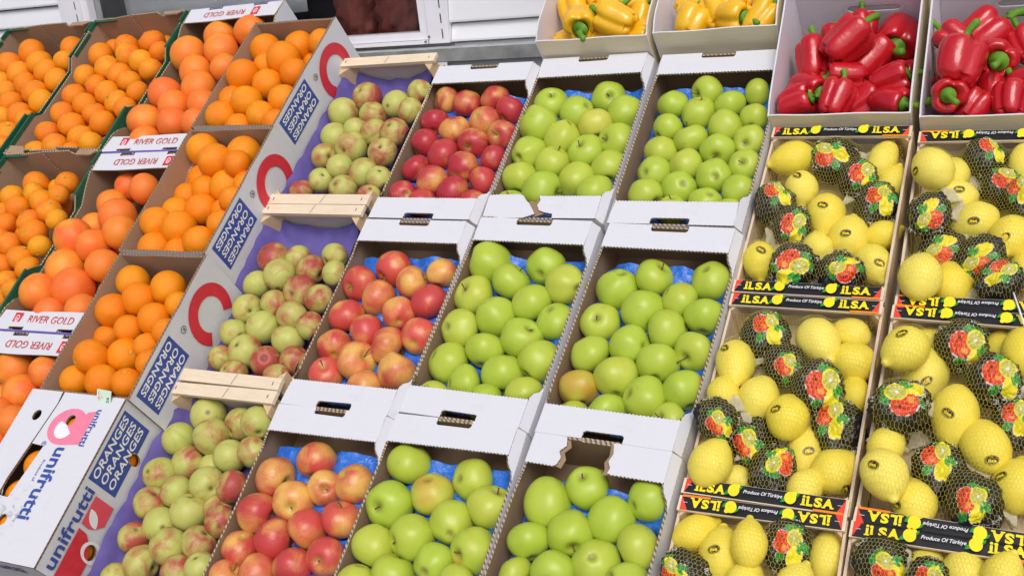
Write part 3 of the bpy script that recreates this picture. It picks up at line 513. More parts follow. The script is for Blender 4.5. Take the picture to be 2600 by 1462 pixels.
# grey paper taped inside the pane, gently waved
def wavy_sheet(name, x0, x1, z0, z1, y, mat, amp, label, cat):
    nx, nz = 24, 14; vs = []
    for j in range(nz + 1):
        for i in range(nx + 1):
            x = x0 + (x1 - x0) * i / nx; z = z0 + (z1 - z0) * j / nz
            e = 0.012 * noise.noise((x * 5, z * 3, 2)) if j == 0 else 0
            vs.append((x, y + amp * noise.noise((x * 6, z * 6, 1)), z + e))
    fs = [(j * (nx + 1) + i, j * (nx + 1) + i + 1, (j + 1) * (nx + 1) + i + 1, (j + 1) * (nx + 1) + i) for j in range(nz) for i in range(nx)]
    me = mesh(name, vs, fs, [mat], smooth=True)
    o = put(name, me, None, Matrix.Translation((0, WY, 0)))
    md = o.modifiers.new('thickness', 'SOLIDIFY'); md.thickness = 0.0015
    return tag(o, label, cat)
wavy_sheet('grey_paper_sheet', -1.60, -0.79, 1.45, 2.2, 0.07, M['grey_paper'], 0.014, 'pale grey paper sheet hung inside the shop window, left part', 'paper')
# net sacks of onions behind the pane
def sack(x, z, r, h, lab):
    nu, nv = 40, 40; vs = []
    ph = random.uniform(0, 9)
    for j in range(nv + 1):
        t = j / nv; rr = r * (math.sin(math.pi * min(0.97, 0.06 + 0.9 * t)) ** 0.5)
        for i in range(nu):
            an = 2 * math.pi * i / nu
            k = 0.82 + 0.45 * abs(noise.noise((math.cos(an) * 2.6, math.sin(an) * 2.6 + ph, t * 9))) + 0.22 * noise.noise((math.cos(an), math.sin(an) + ph, t * 3))
            vs.append((rr * k * math.cos(an), rr * k * 0.8 * math.sin(an), h * t))
    fs = [(j * nu + i, j * nu + (i + 1) % nu, (j + 1) * nu + (i + 1) % nu, (j + 1) * nu + i) for j in range(nv) for i in range(nu)]
    fs += [tuple(range(nu))[::-1], tuple(range(nv * nu, nv * nu + nu))]
    o = put('onion_sack', mesh('onion_sack', vs, fs, [M['sack']], smooth=True), None, Matrix.Translation((x, WY + 0.26, z)))
    tag(o, lab, 'sack', 'onion sacks behind the pane')
sack(-0.73, 1.22, 0.085, 0.5, 'leftmost dark red net sack of onions behind the pane')
sack(-0.57, 1.22, 0.085, 0.52, 'second red net sack from the left behind the pane')
sack(-0.41, 1.22, 0.085, 0.5, 'third red net sack from the left behind the pane')
sack(-0.27, 1.22, 0.075, 0.48, 'rightmost red net sack behind the pane by the frame')
b = MB(); b.box(-0.85, -0.15, 0.14, 0.40, 1.19, 1.215); 
o = b.build('indoor_shelf', [M['room_dark']], shop)

# ---------------------------------------------------------------- sloping stand
st = empty('display_stand', SLOPE_M @ Matrix.Translation((0, 0, -0.118)))
tag(st, 'sloping wooden stand that carries all the fruit crates', 'stand')
for k in range(18):
    v0 = -0.66 + k * 0.118
    for x0, x1 in ((-2.1, 1.62),) if k < 14 else ((-2.1, -0.62), (0.29, 1.62)):
        if k > 15 and x0 < 0: continue
        q = MB(); q.box(x0, x1, v0, v0 + 0.114, -0.022, -0.001, 0, 0.001); q.build('board', [M['stand']], st)
for u in (-2.0, -0.8, 0.4, 1.55):
    for v_ in (-0.55, 1.2):
        top = SLOPE_M @ Vector((u, v_, -0.14))
        q = MB(); q.box(top.x - 0.03, top.x + 0.03, top.y - 0.03, top.y + 0.03, 0.0, top.z - 0.02)
        o = q.build('leg', [M['stand']]); o.parent = st; o.matrix_parent_inverse = st.matrix_world.inverted()

# ---------------------------------------------------------------- printing
_txt = {}
def text_geo(s, bold=0.0, shear=0.0):
    key = (s, bold, shear)
    if key not in _txt:
        cu = bpy.data.curves.new('t', 'FONT'); cu.body = s; cu.size = 1.0; cu.offset = bold; cu.shear = shear
        cu.resolution_u = 3; cu.fill_mode = 'FRONT'
        ob = bpy.data.objects.new('t', cu); COL.objects.link(ob)
        dg = bpy.context.evaluated_depsgraph_get()
        me = bpy.data.meshes.new_from_object(ob.evaluated_get(dg))
        vs = [tuple(v.co[:2]) for v in me.vertices]; fs = [tuple(p.vertices) for p in me.polygons]
        bpy.data.objects.remove(ob); bpy.data.curves.remove(cu); bpy.data.meshes.remove(me)
        xs = [v[0] for v in vs]; ys = [v[1] for v in vs]
        x0, x1, y0, y1 = min(xs), max(xs), min(ys), max(ys)
        _txt[key] = ([((v[0] - (x0 + x1) / 2) / (x1 - x0), (v[1] - (y0 + y1) / 2) / (y1 - y0)) for v in vs], fs)
    return _txt[key]

class Print:
    """flat ink shapes, layer over layer, in the plane z = 0"""
    def __init__(s): s.v, s.f, s.i, s.m, s.k = [], [], [], [], 0
    def _mat(s, m):
        if m not in s.m: s.m.append(m)
        return s.m.index(m)
    def raw(s, vs, fs, m, lift=None):
        if lift is None: s.k += 1; lift = s.k * 0.00022
        b0 = len(s.v); s.v += [(x, y, lift) for x, y in vs]
        for f in fs:
            A, B, D = (vs[f[q]] for q in (0, 1, 2))
            if (B[0] - A[0]) * (D[1] - A[1]) - (B[1] - A[1]) * (D[0] - A[0]) < 0: f = f[::-1]
            s.f.append([b0 + q for q in f]); s.i.append(s._mat(m))
    def poly(s, pts, m, holes=()):
        loops = [list(pts)] + [list(h) for h in holes]
        tr = tessellate_polygon([[Vector((p[0], p[1], 0)) for p in l] for l in loops])
        s.raw([p for l in loops for p in l], [tuple(t) for t in tr], m)
    def text(s, t, cx, cy, w, h, m, rot=0.0, bold=0.0, shear=0.0):
        vs, fs = text_geo(t, bold, shear); c, q = math.cos(rot), math.sin(rot)
        s.raw([(cx + c * x * w - q * y * h, cy + q * x * w + c * y * h) for x, y in vs], fs, m)
    def build(s, name, parent, fr, lift=0.0006):
        o, ex, ey = (Vector(q) for q in fr); ex = ex.normalized(); ey = ey.normalized(); n = ex.cross(ey)
        mt = Matrix((ex, ey, n)).transposed().to_4x4(); mt.translation = o + n * lift
        me = mesh(name, s.v, s.f, [M[k] for k in s.m], s.i)
        return put(name, me, parent, mt)

def ell(cx, cy, a, b_, rot=0.0, n=24, a0=0.0, a1=2 * math.pi):
    c, q = math.cos(rot), math.sin(rot); out = []
    full = abs(a1 - a0 - 2 * math.pi) < 1e-6
    for k in range(n if full else n + 1):
        t = a0 + (a1 - a0) * k / n
        x, y = a * math.cos(t), b_ * math.sin(t); out.append((cx + c * x - q * y, cy + q * x + c * y))
    return out
def leafpts(cx, cy, l, w, rot, n=8):
    c, q = math.cos(rot), math.sin(rot); P = []
    for k in range(n + 1): t = k / n; P.append((l * (t - 0.5), w * math.sin(math.pi * t) ** 0.8))
    for k in range(n - 1, 0, -1): t = k / n; P.append((l * (t - 0.5), -w * math.sin(math.pi * t) ** 0.8))
    return [(cx + c * x - q * y, cy + q * x + c * y) for x, y in P]
def rect(x0, x1, y0, y1): return [(x0, y0), (x1, y0), (x1, y1), (x0, y1)]

# ---------------------------------------------------------------- crates
def crate_m(n, depth):
    cu, cv, an, w, W_, L_ = CRATES[n]
    return SLOPE_M @ Matrix.Translation((cu, cv, w)) @ Matrix.Rotation(an, 4, 'Z') @ Matrix.Translation((0, 0, -depth))
def flutes(x0, x1, y, amp=0.0011, pitch=0.0072):
    n = int((x1 - x0) / pitch * 2); return [(x0 + (x1 - x0) * k / n, y + (amp if k % 2 else -amp) + random.uniform(-.0003, .0003)) for k in range(n + 1)]

def apple_tray(n, label, torn_front=False, torn_back=False):
    W_, L_ = CRATES[n][4], CRATES[n][5]; H, t, lean, low = 0.115, 0.0045, 0.013, 0.094
    root = empty('apple_tray', crate_m(n, H)); tag(root, label, 'fruit tray', 'cardboard apple trays on the slope')
    mats = [M['white_board'], M['kraft'], M['edge']]
    hw, hl = W_ / 2, L_ / 2
    b = MB(); b.box(-hw + t, hw - t, -hl + t, hl - t, 0.0, t, 1); b.build('bottom', mats, root)
    for s in (-1, 1):
        b = MB()
        fr = ((s * hw, 0, 0), (0, s, 0), (0, 0, 1))
        top = [(hl - 0.001, low)] + [(q, low) for q in np.linspace(hl - 0.02, -hl + 0.02, 9)] + [(-hl + 0.001, low)]
        top = [(x, z + random.uniform(-0.0012, 0.0012)) for x, z in top]
        b.plate([(-hl + 0.001, 0), (hl - 0.001, 0)] + top, t, fr); b.build('side_wall', mats, root)
        for e in (-1, 1):                                   # corner gussets lean inwards up to the flap
            b = MB(); hh = math.hypot(H - low, lean)
            ex = (0, s, 0); up = Vector((-s * lean, 0, H - low)).normalized()
            sg = s * e
            P = [(sg * (hl - 0.0015), 0.0), (sg * (hl - 0.0015), hh - 0.0008), (sg * (hl - 0.066), hh - 0.0008), (sg * (hl - 0.078), hh * 0.75), (sg * (hl - 0.088), hh * 0.3), (sg * (hl - 0.105), 0.0)]
            if sg < 0: P = P[::-1]
            b.plate(P, t, ((s * (hw - 0.0003), 0, low - 0.0002), ex, up)); b.build('corner_flap', mats, root)
        hn = 0.040                                          # hand hole straddles the fold
        b = MB(); fr = ((0, s * hl, 0), (-s, 0, 0), (0, 0, 1))
        k = hw - 0.0005
        b.plate([(-k, 0), (k, 0), (k, low), (k - lean, H - 0.0008), (hn, H - 0.0008), (hn, H - 0.005), (-hn, H - 0.005), (-hn, H - 0.0008), (-k + lean, H - 0.0008), (-k, low)], t, fr)
        b.build('end_wall', mats, root)
        b = MB(); d = 0.062; kw = hw - lean
        torn = (torn_front and s < 0) or (torn_back and s > 0)
        # outline in (x along the end, y inward)
        inner = flutes(-kw, kw, d)[::-1]
        if torn and torn_back:
            g0, g1 = (-0.030, 0.072)
            inner = [p for p in inner if not (g0 < p[0] < g1)]
            rag = [(g1, d - 0.004), (g1 - 0.004, d * 0.7), (g1 + 0.003, d * 0.5), (g1 - 0.008, d * 0.3), (g1 - 0.003, 0.016), (g0 + 0.006, 0.017), (g0 + 0.001, d * 0.35), (g0 + 0.006, d * 0.6), (g0 - 0.001, d * 0.8), (g0 + 0.002, d - 0.002)]
            i0 = next(i for i, p in enumerate(inner) if p[0] <= g0)
            inner = inner[:i0] + rag + inner[i0:]
            out = [(-kw, 0), (-hn, 0), (-hn, 0.016), (hn, 0.016), (hn, 0), (kw, 0)]
            out = [(-kw, 0), (g0 + 0.004, 0), (g0 + 0.006, 0.017)] if False else [(-kw, 0), (kw, 0)]
            # a full gap: two separate stubs
            left = [(-kw, 0), (g0 + 0.006, 0), (g0 + 0.001, d * 0.35), (g0 + 0.006, d * 0.6), (g0 - 0.001, d * 0.8), (g0 + 0.002, d - 0.002)] + [p for p in inner if p[0] < g0 - 0.001]
            right = [(g1 - 0.003, 0.0), (kw, 0)] + [p for p in inner if p[0] > g1 + 0.004] + [(g1, d - 0.004), (g1 - 0.004, d * 0.7), (g1 + 0.003, d * 0.5), (g1 - 0.008, d * 0.3)]
            for P in (left, right):
                b = MB(); b.plate(P, t, ((0, s * hl, H), (-s, 0, 0), (0, -s, 0))); b.build('end_flap', mats, root)
            for P in ([(g0 - 0.016, 0.004), (g0 + 0.012, 0.003), (g0 + 0.009, d * 0.4), (g0 + 0.015, d * 0.62), (g0 + 0.010, d * 0.84), (g0 + 0.012, d + 0.002), (g0 - 0.016, d - 0.006)],
                      [(g1 + 0.016, 0.004), (g1 + 0.016, d - 0.006), (g1 - 0.008, d + 0.001), (g1 - 0.013, d * 0.72), (g1 - 0.006, d * 0.5), (g1 - 0.016, d * 0.3), (g1 - 0.010, 0.004)]):
                b = MB(); b.plate(P, 0.002, ((0, s * hl, H - 0.0046), (-s, 0, 0), (0, -s, 0)), (), 1, 1, 1); b.build('torn_fibre', mats, root)
            continue
        elif torn:
            right = [(-kw, 0), (-0.035, 0), (-0.033, 0.012), (-0.012, 0.016), (0.002, 0.022), (0.010, 0.036), (0.006, 0.05), (0.012, d)] + [p for p in inner if p[0] < 0.010]
            left = [(0.008, 0.010), (0.035, 0.0), (kw, 0)] + [p for p in inner if p[0] > 0.052] + [(0.048, 0.058), (0.038, 0.046), (0.028, 0.037), (0.018, 0.024)]
            b.plate([(-x, y) for x, y in right][::-1], t, ((0, s * hl, H), (-s, 0, 0), (0, -s, 0))); b.build('end_flap', mats, root); b = MB()
            b.plate([(-x, y) for x, y in [(-0.02, 0.020), (0.012, 0.006), (0.03, 0.020), (0.045, 0.046), (0.03, 0.052), (0.018, 0.048), (0.016, 0.06), (-0.01, 0.058)]][::-1], 0.002, ((0, s * hl, H - 0.0048), (-s, 0, 0), (0, -s, 0)), (), 1, 1, 1); b.build('torn_fibre', mats, root); b = MB()
            b.plate([(-x, y) for x, y in left][::-1], t, ((0, s * hl, H + 0.001), (-s, 0, 0.02), (0, -s, 0.10)))
        else:
            h2 = hn + random.uniform(-0.003, 0.003)
            P = [(-kw, 0), (-h2, 0), (-h2, 0.013), (-h2 + 0.004, 0.0165), (h2 - 0.004, 0.0165 + random.uniform(-.002, .002)), (h2, 0.013), (h2, 0), (kw, 0)] + inner
            sag = random.uniform(-0.04, 0.02)
            b.plate(P, t, ((0, s * hl, H), (-s, 0, 0), (0, -s, sag)))
        b.build('end_flap', mats, root)
    # moulded blue liner that cups every apple
    fr = FRUIT[n]; nx, ny = 44, 74; ix, iy = hw - 0.008, hl - 0.040
    X = np.linspace(-ix, ix, nx); Y = np.linspace(-iy, hl - 0.072, ny); iy = hl - 0.072; GX, GY = np.meshgrid(X, Y)
    Zb = np.full(GX.shape, -0.058)
    for (x, y, z, r, _) in fr:
        d2 = (GX - x / 1000) ** 2 + (GY - y / 1000) ** 2; R2 = (r / 1000 * 1.05) ** 2
        Zb = np.where(d2 < R2, np.minimum(Zb, z / 1000 - np.sqrt(np.maximum(R2 - d2, 0)) + 0.001), Zb)
    edge = np.minimum(ix - np.abs(GX), 9)
    Zb += np.where(GX > 0, np.clip(1 - edge / 0.022, 0, 1) ** 1.5 * 0.018, -np.clip(1 - edge / 0.03, 0, 1) * 0.02)
    back = np.clip((GY - (iy - 0.075)) / 0.075, 0, 1)
    Zb += back ** 1.3 * (0.012 + 0.007 * np.sin(GX * 60 + len(n) + ord(n[0])))
    ZN = np.array([[noise.noise((x * 45, y * 45, ord(n[0]) * 3 + int(n[1]))) for x in X] for y in Y])
    Zb = np.clip(Zb + 0.007 * ZN, -H + 0.006, -0.022) + H
    vs = np.stack([GX, GY, Zb], -1).reshape(-1, 3)
    fs = [(j * nx + i, j * nx + i + 1, (j + 1) * nx + i + 1, (j + 1) * nx + i) for j in range(ny - 1) for i in range(nx - 1)]
    put('tray_liner', mesh('tray_liner', vs, fs, [M['blue_tray']], smooth=True), root)
    return root

def wooden_crate(n, label):
    """nectarine crate: thin boards, corner posts, flat pine rails on both ends, violet paper"""
    W_, L_ = CRATES[n][4], CRATES[n][5]; H = 0.118
    root = empty('wooden_fruit_crate', crate_m(n, H)); tag(root, label, 'fruit crate', 'wooden nectarine crates')
    hw, hl = W_ / 2, L_ / 2
    for k in range(4):
        b = MB(); x0 = -hw + 0.01 + k * (W_ - 0.02) / 4; b.box(x0, x0 + (W_ - 0.02) / 4 - 0.006, -hl + 0.01, hl - 0.01, 0, 0.005); b.build('bottom_slat', [M['pine_side']], root)
    for s in (-1, 1):
        b = MB(); b.box(s * hw - (0.009 if s > 0 else 0), s * hw + (0.009 if s < 0 else 0), -hl + 0.006, hl - 0.006, 0.006, H - 0.040); b.build('side_board', [M['pine_side']], root)
        y0, y1 = (hl - 0.014, hl - 0.009) if s > 0 else (-hl + 0.009, -hl + 0.014)
        b = MB(); b.box(-hw + 0.0095, hw - 0.0095, y0, y1, 0.004, H - 0.0105); b.build('end_board', [M['plywood']], root)
        for e in (-1, 1):
            x, y = e * (hw - 0.0098), s * (hl - 0.0145); l = 0.040
            b = MB(); z1 = H - 0.0105
            P = [(x, y), (x - e * l, y), (x, y - s * l)]
            if e * s < 0: P = P[::-1]
            b.add([(*p, 0.006) for p in P] + [(*p, z1) for p in P], [(2, 1, 0), (3, 4, 5), (0, 1, 4, 3), (1, 2, 5, 4), (2, 0, 3, 5)])
            b.build('corner_post', [M['post']], root)
        a0, a1 = (hl - 0.031, hl - 0.001) if s > 0 else (-hl + 0.001, -hl + 0.031)
        b = MB(); dz = random.uniform(-0.001, 0.001)
        b.box(-hw + 0.002, hw - 0.002, a0, a1, H - 0.010 + dz, H + dz, 0, 0.0008)
        rail = b.build('top_rail', [M['pine']], root)
        q = MB(); xm = random.uniform(-0.01, 0.03)
        q.add([(xm, a0 + 0.002, H + dz + 0.0012), (xm + 0.0012, a0 + 0.002, H + dz + 0.0012), (xm + 0.0072, a1 - 0.002, H + dz + 0.0012), (xm + 0.006, a1 - 0.002, H + dz + 0.0012)], [(0, 1, 2, 3)])
        for e in (-1, 1): q.box(e * (hw - 0.022), e * (hw - 0.022) + 0.0016, (a0 + a1) / 2 - 0.004, (a0 + a1) / 2 + 0.004, H + dz, H + dz + 0.0014)
        q.build('staples', [M['screw']], rail)
    # violet paper liner: an open tub with a torn, scalloped rim
    N = 160; rings = []
    def rr(k, ins):
        # walk round the rectangle
        w2, l2 = hw - 0.013 - ins, hl - 0.020 - ins; per = [2 * w2, 2 * l2, 2 * w2, 2 * l2]; tot = sum(per); d = k / N * tot
        if d < per[0]: return (-w2 + d, -l2)
        d -= per[0]
        if d < per[1]: return (w2, -l2 + d)
        d -= per[1]
        if d < per[2]: return (w2 - d, l2)
        d -= per[2]; return (-w2, l2 - d)
    sd = ord(n[1]) * 7
    for lev, ins in ((0, 0.000), (1, 0.006), (2, 0.012), (3, 0.028)):
        ring = []
        for k in range(N):
            x, y = rr(k, ins); cx = abs(x) / hw; cy = abs(y) / hl
            topz = -0.012 + 0.004 * abs(math.sin(k * 0.55)) + 0.007 * noise.noise((x * 18, y * 18, sd))
            if y > hl - 0.05: topz += -0.058 + 0.066 * cx ** 2.6
            elif y < -hl + 0.05: topz -= 0.020
            else: topz += -0.018 + (0.002 if x < 0 else -0.010) + 0.022 * max(0, (y / hl - 0.62) / 0.38) ** 1.5
            z = (topz, topz - 0.012, -0.060, -0.095)[lev]
            if lev == 2: z = min(z, topz - 0.015)
            cr = 0.003 * noise.noise((x * 40, y * 40, lev + sd))
            ring.append((x + cr, y + cr, H + z))
        rings.append(ring)
    vs = [p for r in rings for p in r]; fs = []
    for l in range(3):
        for k in range(N): fs.append((l * N + k, l * N + (k + 1) % N, (l + 1) * N + (k + 1) % N, (l + 1) * N + k))
    fs.append(tuple(3 * N + k for k in range(N)))
    put('paper_liner', mesh('paper_liner', vs, fs, [M['paper_violet']], smooth=True), root)
    return root

def open_box(n, label, H, name, cat, group, t, mats, rim_holes=None, high=None, parts=True):
    pass

def orange_box(n, label):
    """tall telescoping box lid used as a tray: plain brown inside, printed white outside"""
    W_, L_ = CRATES[n][4], CRATES[n][5]; H, t = 0.215, 0.007
    root = empty('orange_box', crate_m(n, H)); tag(root, label, 'fruit box', 'printed orange boxes')
    mats = [M['white_board'], M['kraft_light'], M['edge_dark']]; hw, hl = W_ / 2, L_ / 2
    b = MB(); b.box(-hw + t, hw - t, -hl + t, hl - t, 0, 0.006, 1); b.build('bottom', mats, root)
    for s in (-1, 1):
        b = MB(); b.plate([(-hl, 0), (hl, 0), (hl, H - 0.001)] + [(q, H + random.uniform(-.0015, .0012)) for q in np.linspace(hl * .8, -hl * .8, 7)] + [(-hl, H - 0.001)], t, ((s * hw, 0, 0), (0, s, 0), (0, 0, 1)))
        sw = b.build('side_wall', mats, root)
        k = hw - t - 0.0004
        b = MB(); b.plate([(-k, 0), (k, 0), (k, H - 0.003)] + [(q, H - 0.003 + random.uniform(-.002, .001)) for q in np.linspace(k * .8, -k * .8, 6)] + [(-k, H - 0.003)], t, ((0, s * (hl - 0.0005), 0), (-s, 0, 0), (0, 0, 1)))
        b.build('end_wall', mats, root)
        if s > 0:
            p = Print()          # the print stands on its head; x runs towards the front, y towards the bottom
            p.poly(rect(0.022, 0.178, 0.012, 0.094), 'blue_ink')
            for r in range(3): p.text('ORANGES', 0.100, 0.0265 + 0.0262 * r, 0.138, 0.0180, 'white_ink', 0, 0.022, 0.15)
            g_ = math.radians(48); p.poly(ell(-0.092, 0.094, 0.074, 0.074, 0, 40, math.pi / 2 + g_, math.pi * 2.5 - g_) + ell(-0.092, 0.094, 0.043, 0.043, 0, 40, math.pi / 2 + g_, math.pi * 2.5 - g_)[::-1], 'red_ink')
            p.poly(ell(-0.014, 0.042, 0.009, 0.009), 'black_ink', [ell(-0.014, 0.042, 0.0075, 0.0075)])
            p.text('R', -0.014, 0.042, 0.0075, 0.0085, 'black_ink', 0, 0.01)
            p.build('side_print', sw, ((hw, 0, H), (0, -1, 0), (0, 0, -1)))
    return root

def closed_orange_box(n, label):
    W_, L_ = CRATES[n][4], CRATES[n][5]; H, t = 0.215, 0.006
    root = empty('orange_box', crate_m(n, H)); tag(root, label, 'fruit box', 'printed orange boxes')
    mats = [M['white_board'], M['kraft_light'], M['edge_dark']]; hw, hl = W_ / 2, L_ / 2
    b = MB(); b.box(-hw + t, hw - t, -hl + t, hl - t, 0, 0.006, 1); b.build('bottom', mats, root)
    for s in (-1, 1):
        holes = []
        if s > 0: holes = [ell(-0.111, H - 0.114, 0.016, 0.019), ell(0.100, H - 0.106, 0.013, 0.018)]
        b = MB(); b.plate([(-hl, 0), (hl, 0), (hl, H - t), (-hl, H - t)], t, ((s * hw, 0, 0), (0, s, 0), (0, 0, 1)), holes)
        sw = b.build('side_wall', mats, root)
        if s > 0:
            p = Print()                                   # x runs up the slope, y upwards; origin at the top middle
            hl_ = [ell(-0.111, -0.114, 0.0165, 0.0195), ell(0.100, -0.106, 0.0135, 0.0185)]
            p.poly([(0.010, -0.014), (0.010, -0.104), (0.087, -0.104), (0.087, -0.0955), (0.0925, -0.0895), (0.100, -0.0872), (0.1075, -0.0895), (0.113, -0.0955), (0.113, -0.104), (0.172, -0.104), (0.172, -0.014)], 'blue_ink')
            for r in range(3): p.text('ORANGES', 0.091, -0.029 - 0.0260 * r, 0.146, 0.0190, 'white_ink', 0, 0.022, 0.15)
            p.text('unifrutti', -0.092, -0.032, 0.176, 0.032, 'blue_ink', 0, 0.02)
            red = [(-0.072, -0.054), (-0.010, -0.054), (-0.010, -0.115), (-0.052, -0.115), (-0.066, -0.098), (-0.074, -0.078)]
            p.poly(red, 'rose_ink')
            p.poly(leafpts(-0.052, -0.078, 0.048, 0.011, 0.9), 'white_ink')
            p.poly([(-0.186, -0.054), (-0.082, -0.054), (-0.084, -0.080), (-0.100, -0.100), (-0.132, -0.118), (-0.186, -0.118)], 'red_ink')
            p.poly(ell(-0.111, -0.118, 0.0225, 0.034), 'white_ink', [hl_[0]])
            p.build('side_print', sw, ((hw, 0, H), (0, 1, 0), (0, 0, 1)))
        k = hw - t - 0.0004
        b = MB(); b.plate([(-k, 0), (k, 0), (k, H - t - 0.0005), (-k, H - t - 0.0005)], t, ((0, s * (hl - 0.0005), 0), (-s, 0, 0), (0, 0, 1)))
        ew = b.build('end_wall', mats, root)
        if s < 0:
            p = Print(); p.text('unifrutti', -0.02, -0.030, 0.200, 0.030, 'blue_ink', 0, 0.02)
            p.build('end_print', ew, ((0, -hl + 0.0005, H - t), (1, 0, 0), (0, 0, 1)))
    # two top flaps; the gap between shows the oranges
    gx0, gx1 = -0.048, -0.012
    hole = lambda x, y, r=0.013: ell(x, y, r * 0.92, r, 0, 18)
    b = MB(); b.plate([(-hw, -hl), (gx0 - 0.012, -hl), (gx0 - 0.016, -0.02), (gx0 - 0.006, 0.06), (gx0 + 0.006, hl - 0.03), (gx0 + 0.002, hl), (-hw, hl)], 0.0055, ((0, 0, H), (1, 0, 0), (0, 1, 0)), [hole(-0.083, 0.130)])
    b.build('top_flap', mats, root)
    b = MB()
    P = [(gx0 - 0.010, -hl), (hw, -hl), (hw, hl), (gx0 + 0.008, hl), (gx0 + 0.008, hl - 0.03), (gx0 - 0.003, 0.064), (gx0 + 0.034, 0.061), (gx0 + 0.016, -0.062), (gx0 - 0.0135, -0.060)]
    b.plate(P, 0.0055, ((0, 0, H - 0.001), (1, 0, 0), (0, 1, 0)), [hole(0.022, 0.128), hole(-0.012, -0.110)])
    fl = b.build('top_flap', mats, root)
    p = Print()
    p.poly(ell(0.022, 0.112, 0.052, 0.044, 0, 30), 'pink_ink', [hole(0.022, 0.128, 0.0137)])
    p.poly([(0.030, 0.068), (0.082, 0.075), (0.082, 0.155), (0.060, 0.150)], 'pink_ink')
    p.poly(ell(0.018, 0.106, 0.026, 0.024, 0, 24, 0.9, 5.9) + [(0.022, 0.114)], 'white_ink')
    logo, p = p, Print(); p.k = 4
    q = -math.pi / 2
    FR = ((0, 0, H - 0.001), (1, 0, 0), (0, 1, 0))
    p.text('unifrutti', 0.092, 0.115, 0.088, 0.017, 'blue_ink', q, 0.012); p.build('small_lettering', fl, FR)
    p = Print(); p.k = 4; p.text('unifrutti', 0.044, -0.020, 0.165, 0.036, 'blue_ink', q, 0.02); p.build('large_lettering', fl, FR)
    p = Print(); p.k = 4; p.text('Produce of', 0.012, 0.005, 0.050, 0.007, 'blue_ink', q); p.build('origin_lettering', fl, FR)
    p = Print(); p.k = 4; p.poly(ell(-0.015, 0.066, 0.006, 0.006, 0, 16), 'blue_ink', [ell(-0.015, 0.066, 0.0048, 0.0048, 0, 16)])
    p.text('R', -0.015, 0.066, 0.005, 0.006, 'blue_ink', q); p.build('registered_mark', fl, FR)
    p = Print(); p.k = 5
    for k in range(40):                                   # scuffs on the torn corner of the flap
        x, y = random.gauss(0.0, 0.030), random.gauss(-0.100, 0.026)
        if abs(x) > 0.06 or y < -hl + 0.01: continue
        p.poly(leafpts(x, y, random.uniform(0.006, 0.022), random.uniform(0.0003, 0.0012), random.uniform(0, 3.1), 4), 'grey_ink')
    # keep the ink out of the hand holes
    lg = logo.build('logo_print', fl, ((0, 0, H - 0.001), (1, 0, 0), (0, 1, 0)))
    pr = tag(p.build('scuff_marks', fl, FR), kind='stuff')
    hc = [(0.022, 0.128, 0.0131), (-0.012, -0.110, 0.0131)]
    for ob in (pr, lg):
        bm = bmesh.new(); bm.from_mesh(ob.data)
        kill = [f for f in bm.faces if any((f.calc_center_median().x - x) ** 2 + (f.calc_center_median().y - y) ** 2 < r * r * 0.8 for x, y, r in hc)]
        bmesh.ops.delete(bm, geom=kill, context='FACES'); bm.to_mesh(ob.data); bm.free()
    return root

def river_print(up):
    p = Print(); s = 1 if up else -1; q = 0 if up else math.pi
    p.text('RIVER GOLD', s * 0.018, 0, 0.155, 0.021, 'dark_red_ink', q, 0.004)
    p2, p = p, Print(); x = -s * 0.100
    p.poly(rect(x - 0.013, x + 0.013, -0.0165, 0.0165), 'red_ink')
    p.poly(ell(x, 0, 0.007, 0.010), 'white_ink', [ell(x, 0, 0.005, 0.0075)])
    p.poly(rect(x - 0.004, x + 0.004, -0.001, 0.001), 'white_ink'); p.poly(rect(x - 0.003, x + 0.004, -0.005, -0.0035), 'white_ink')
    return p2, p

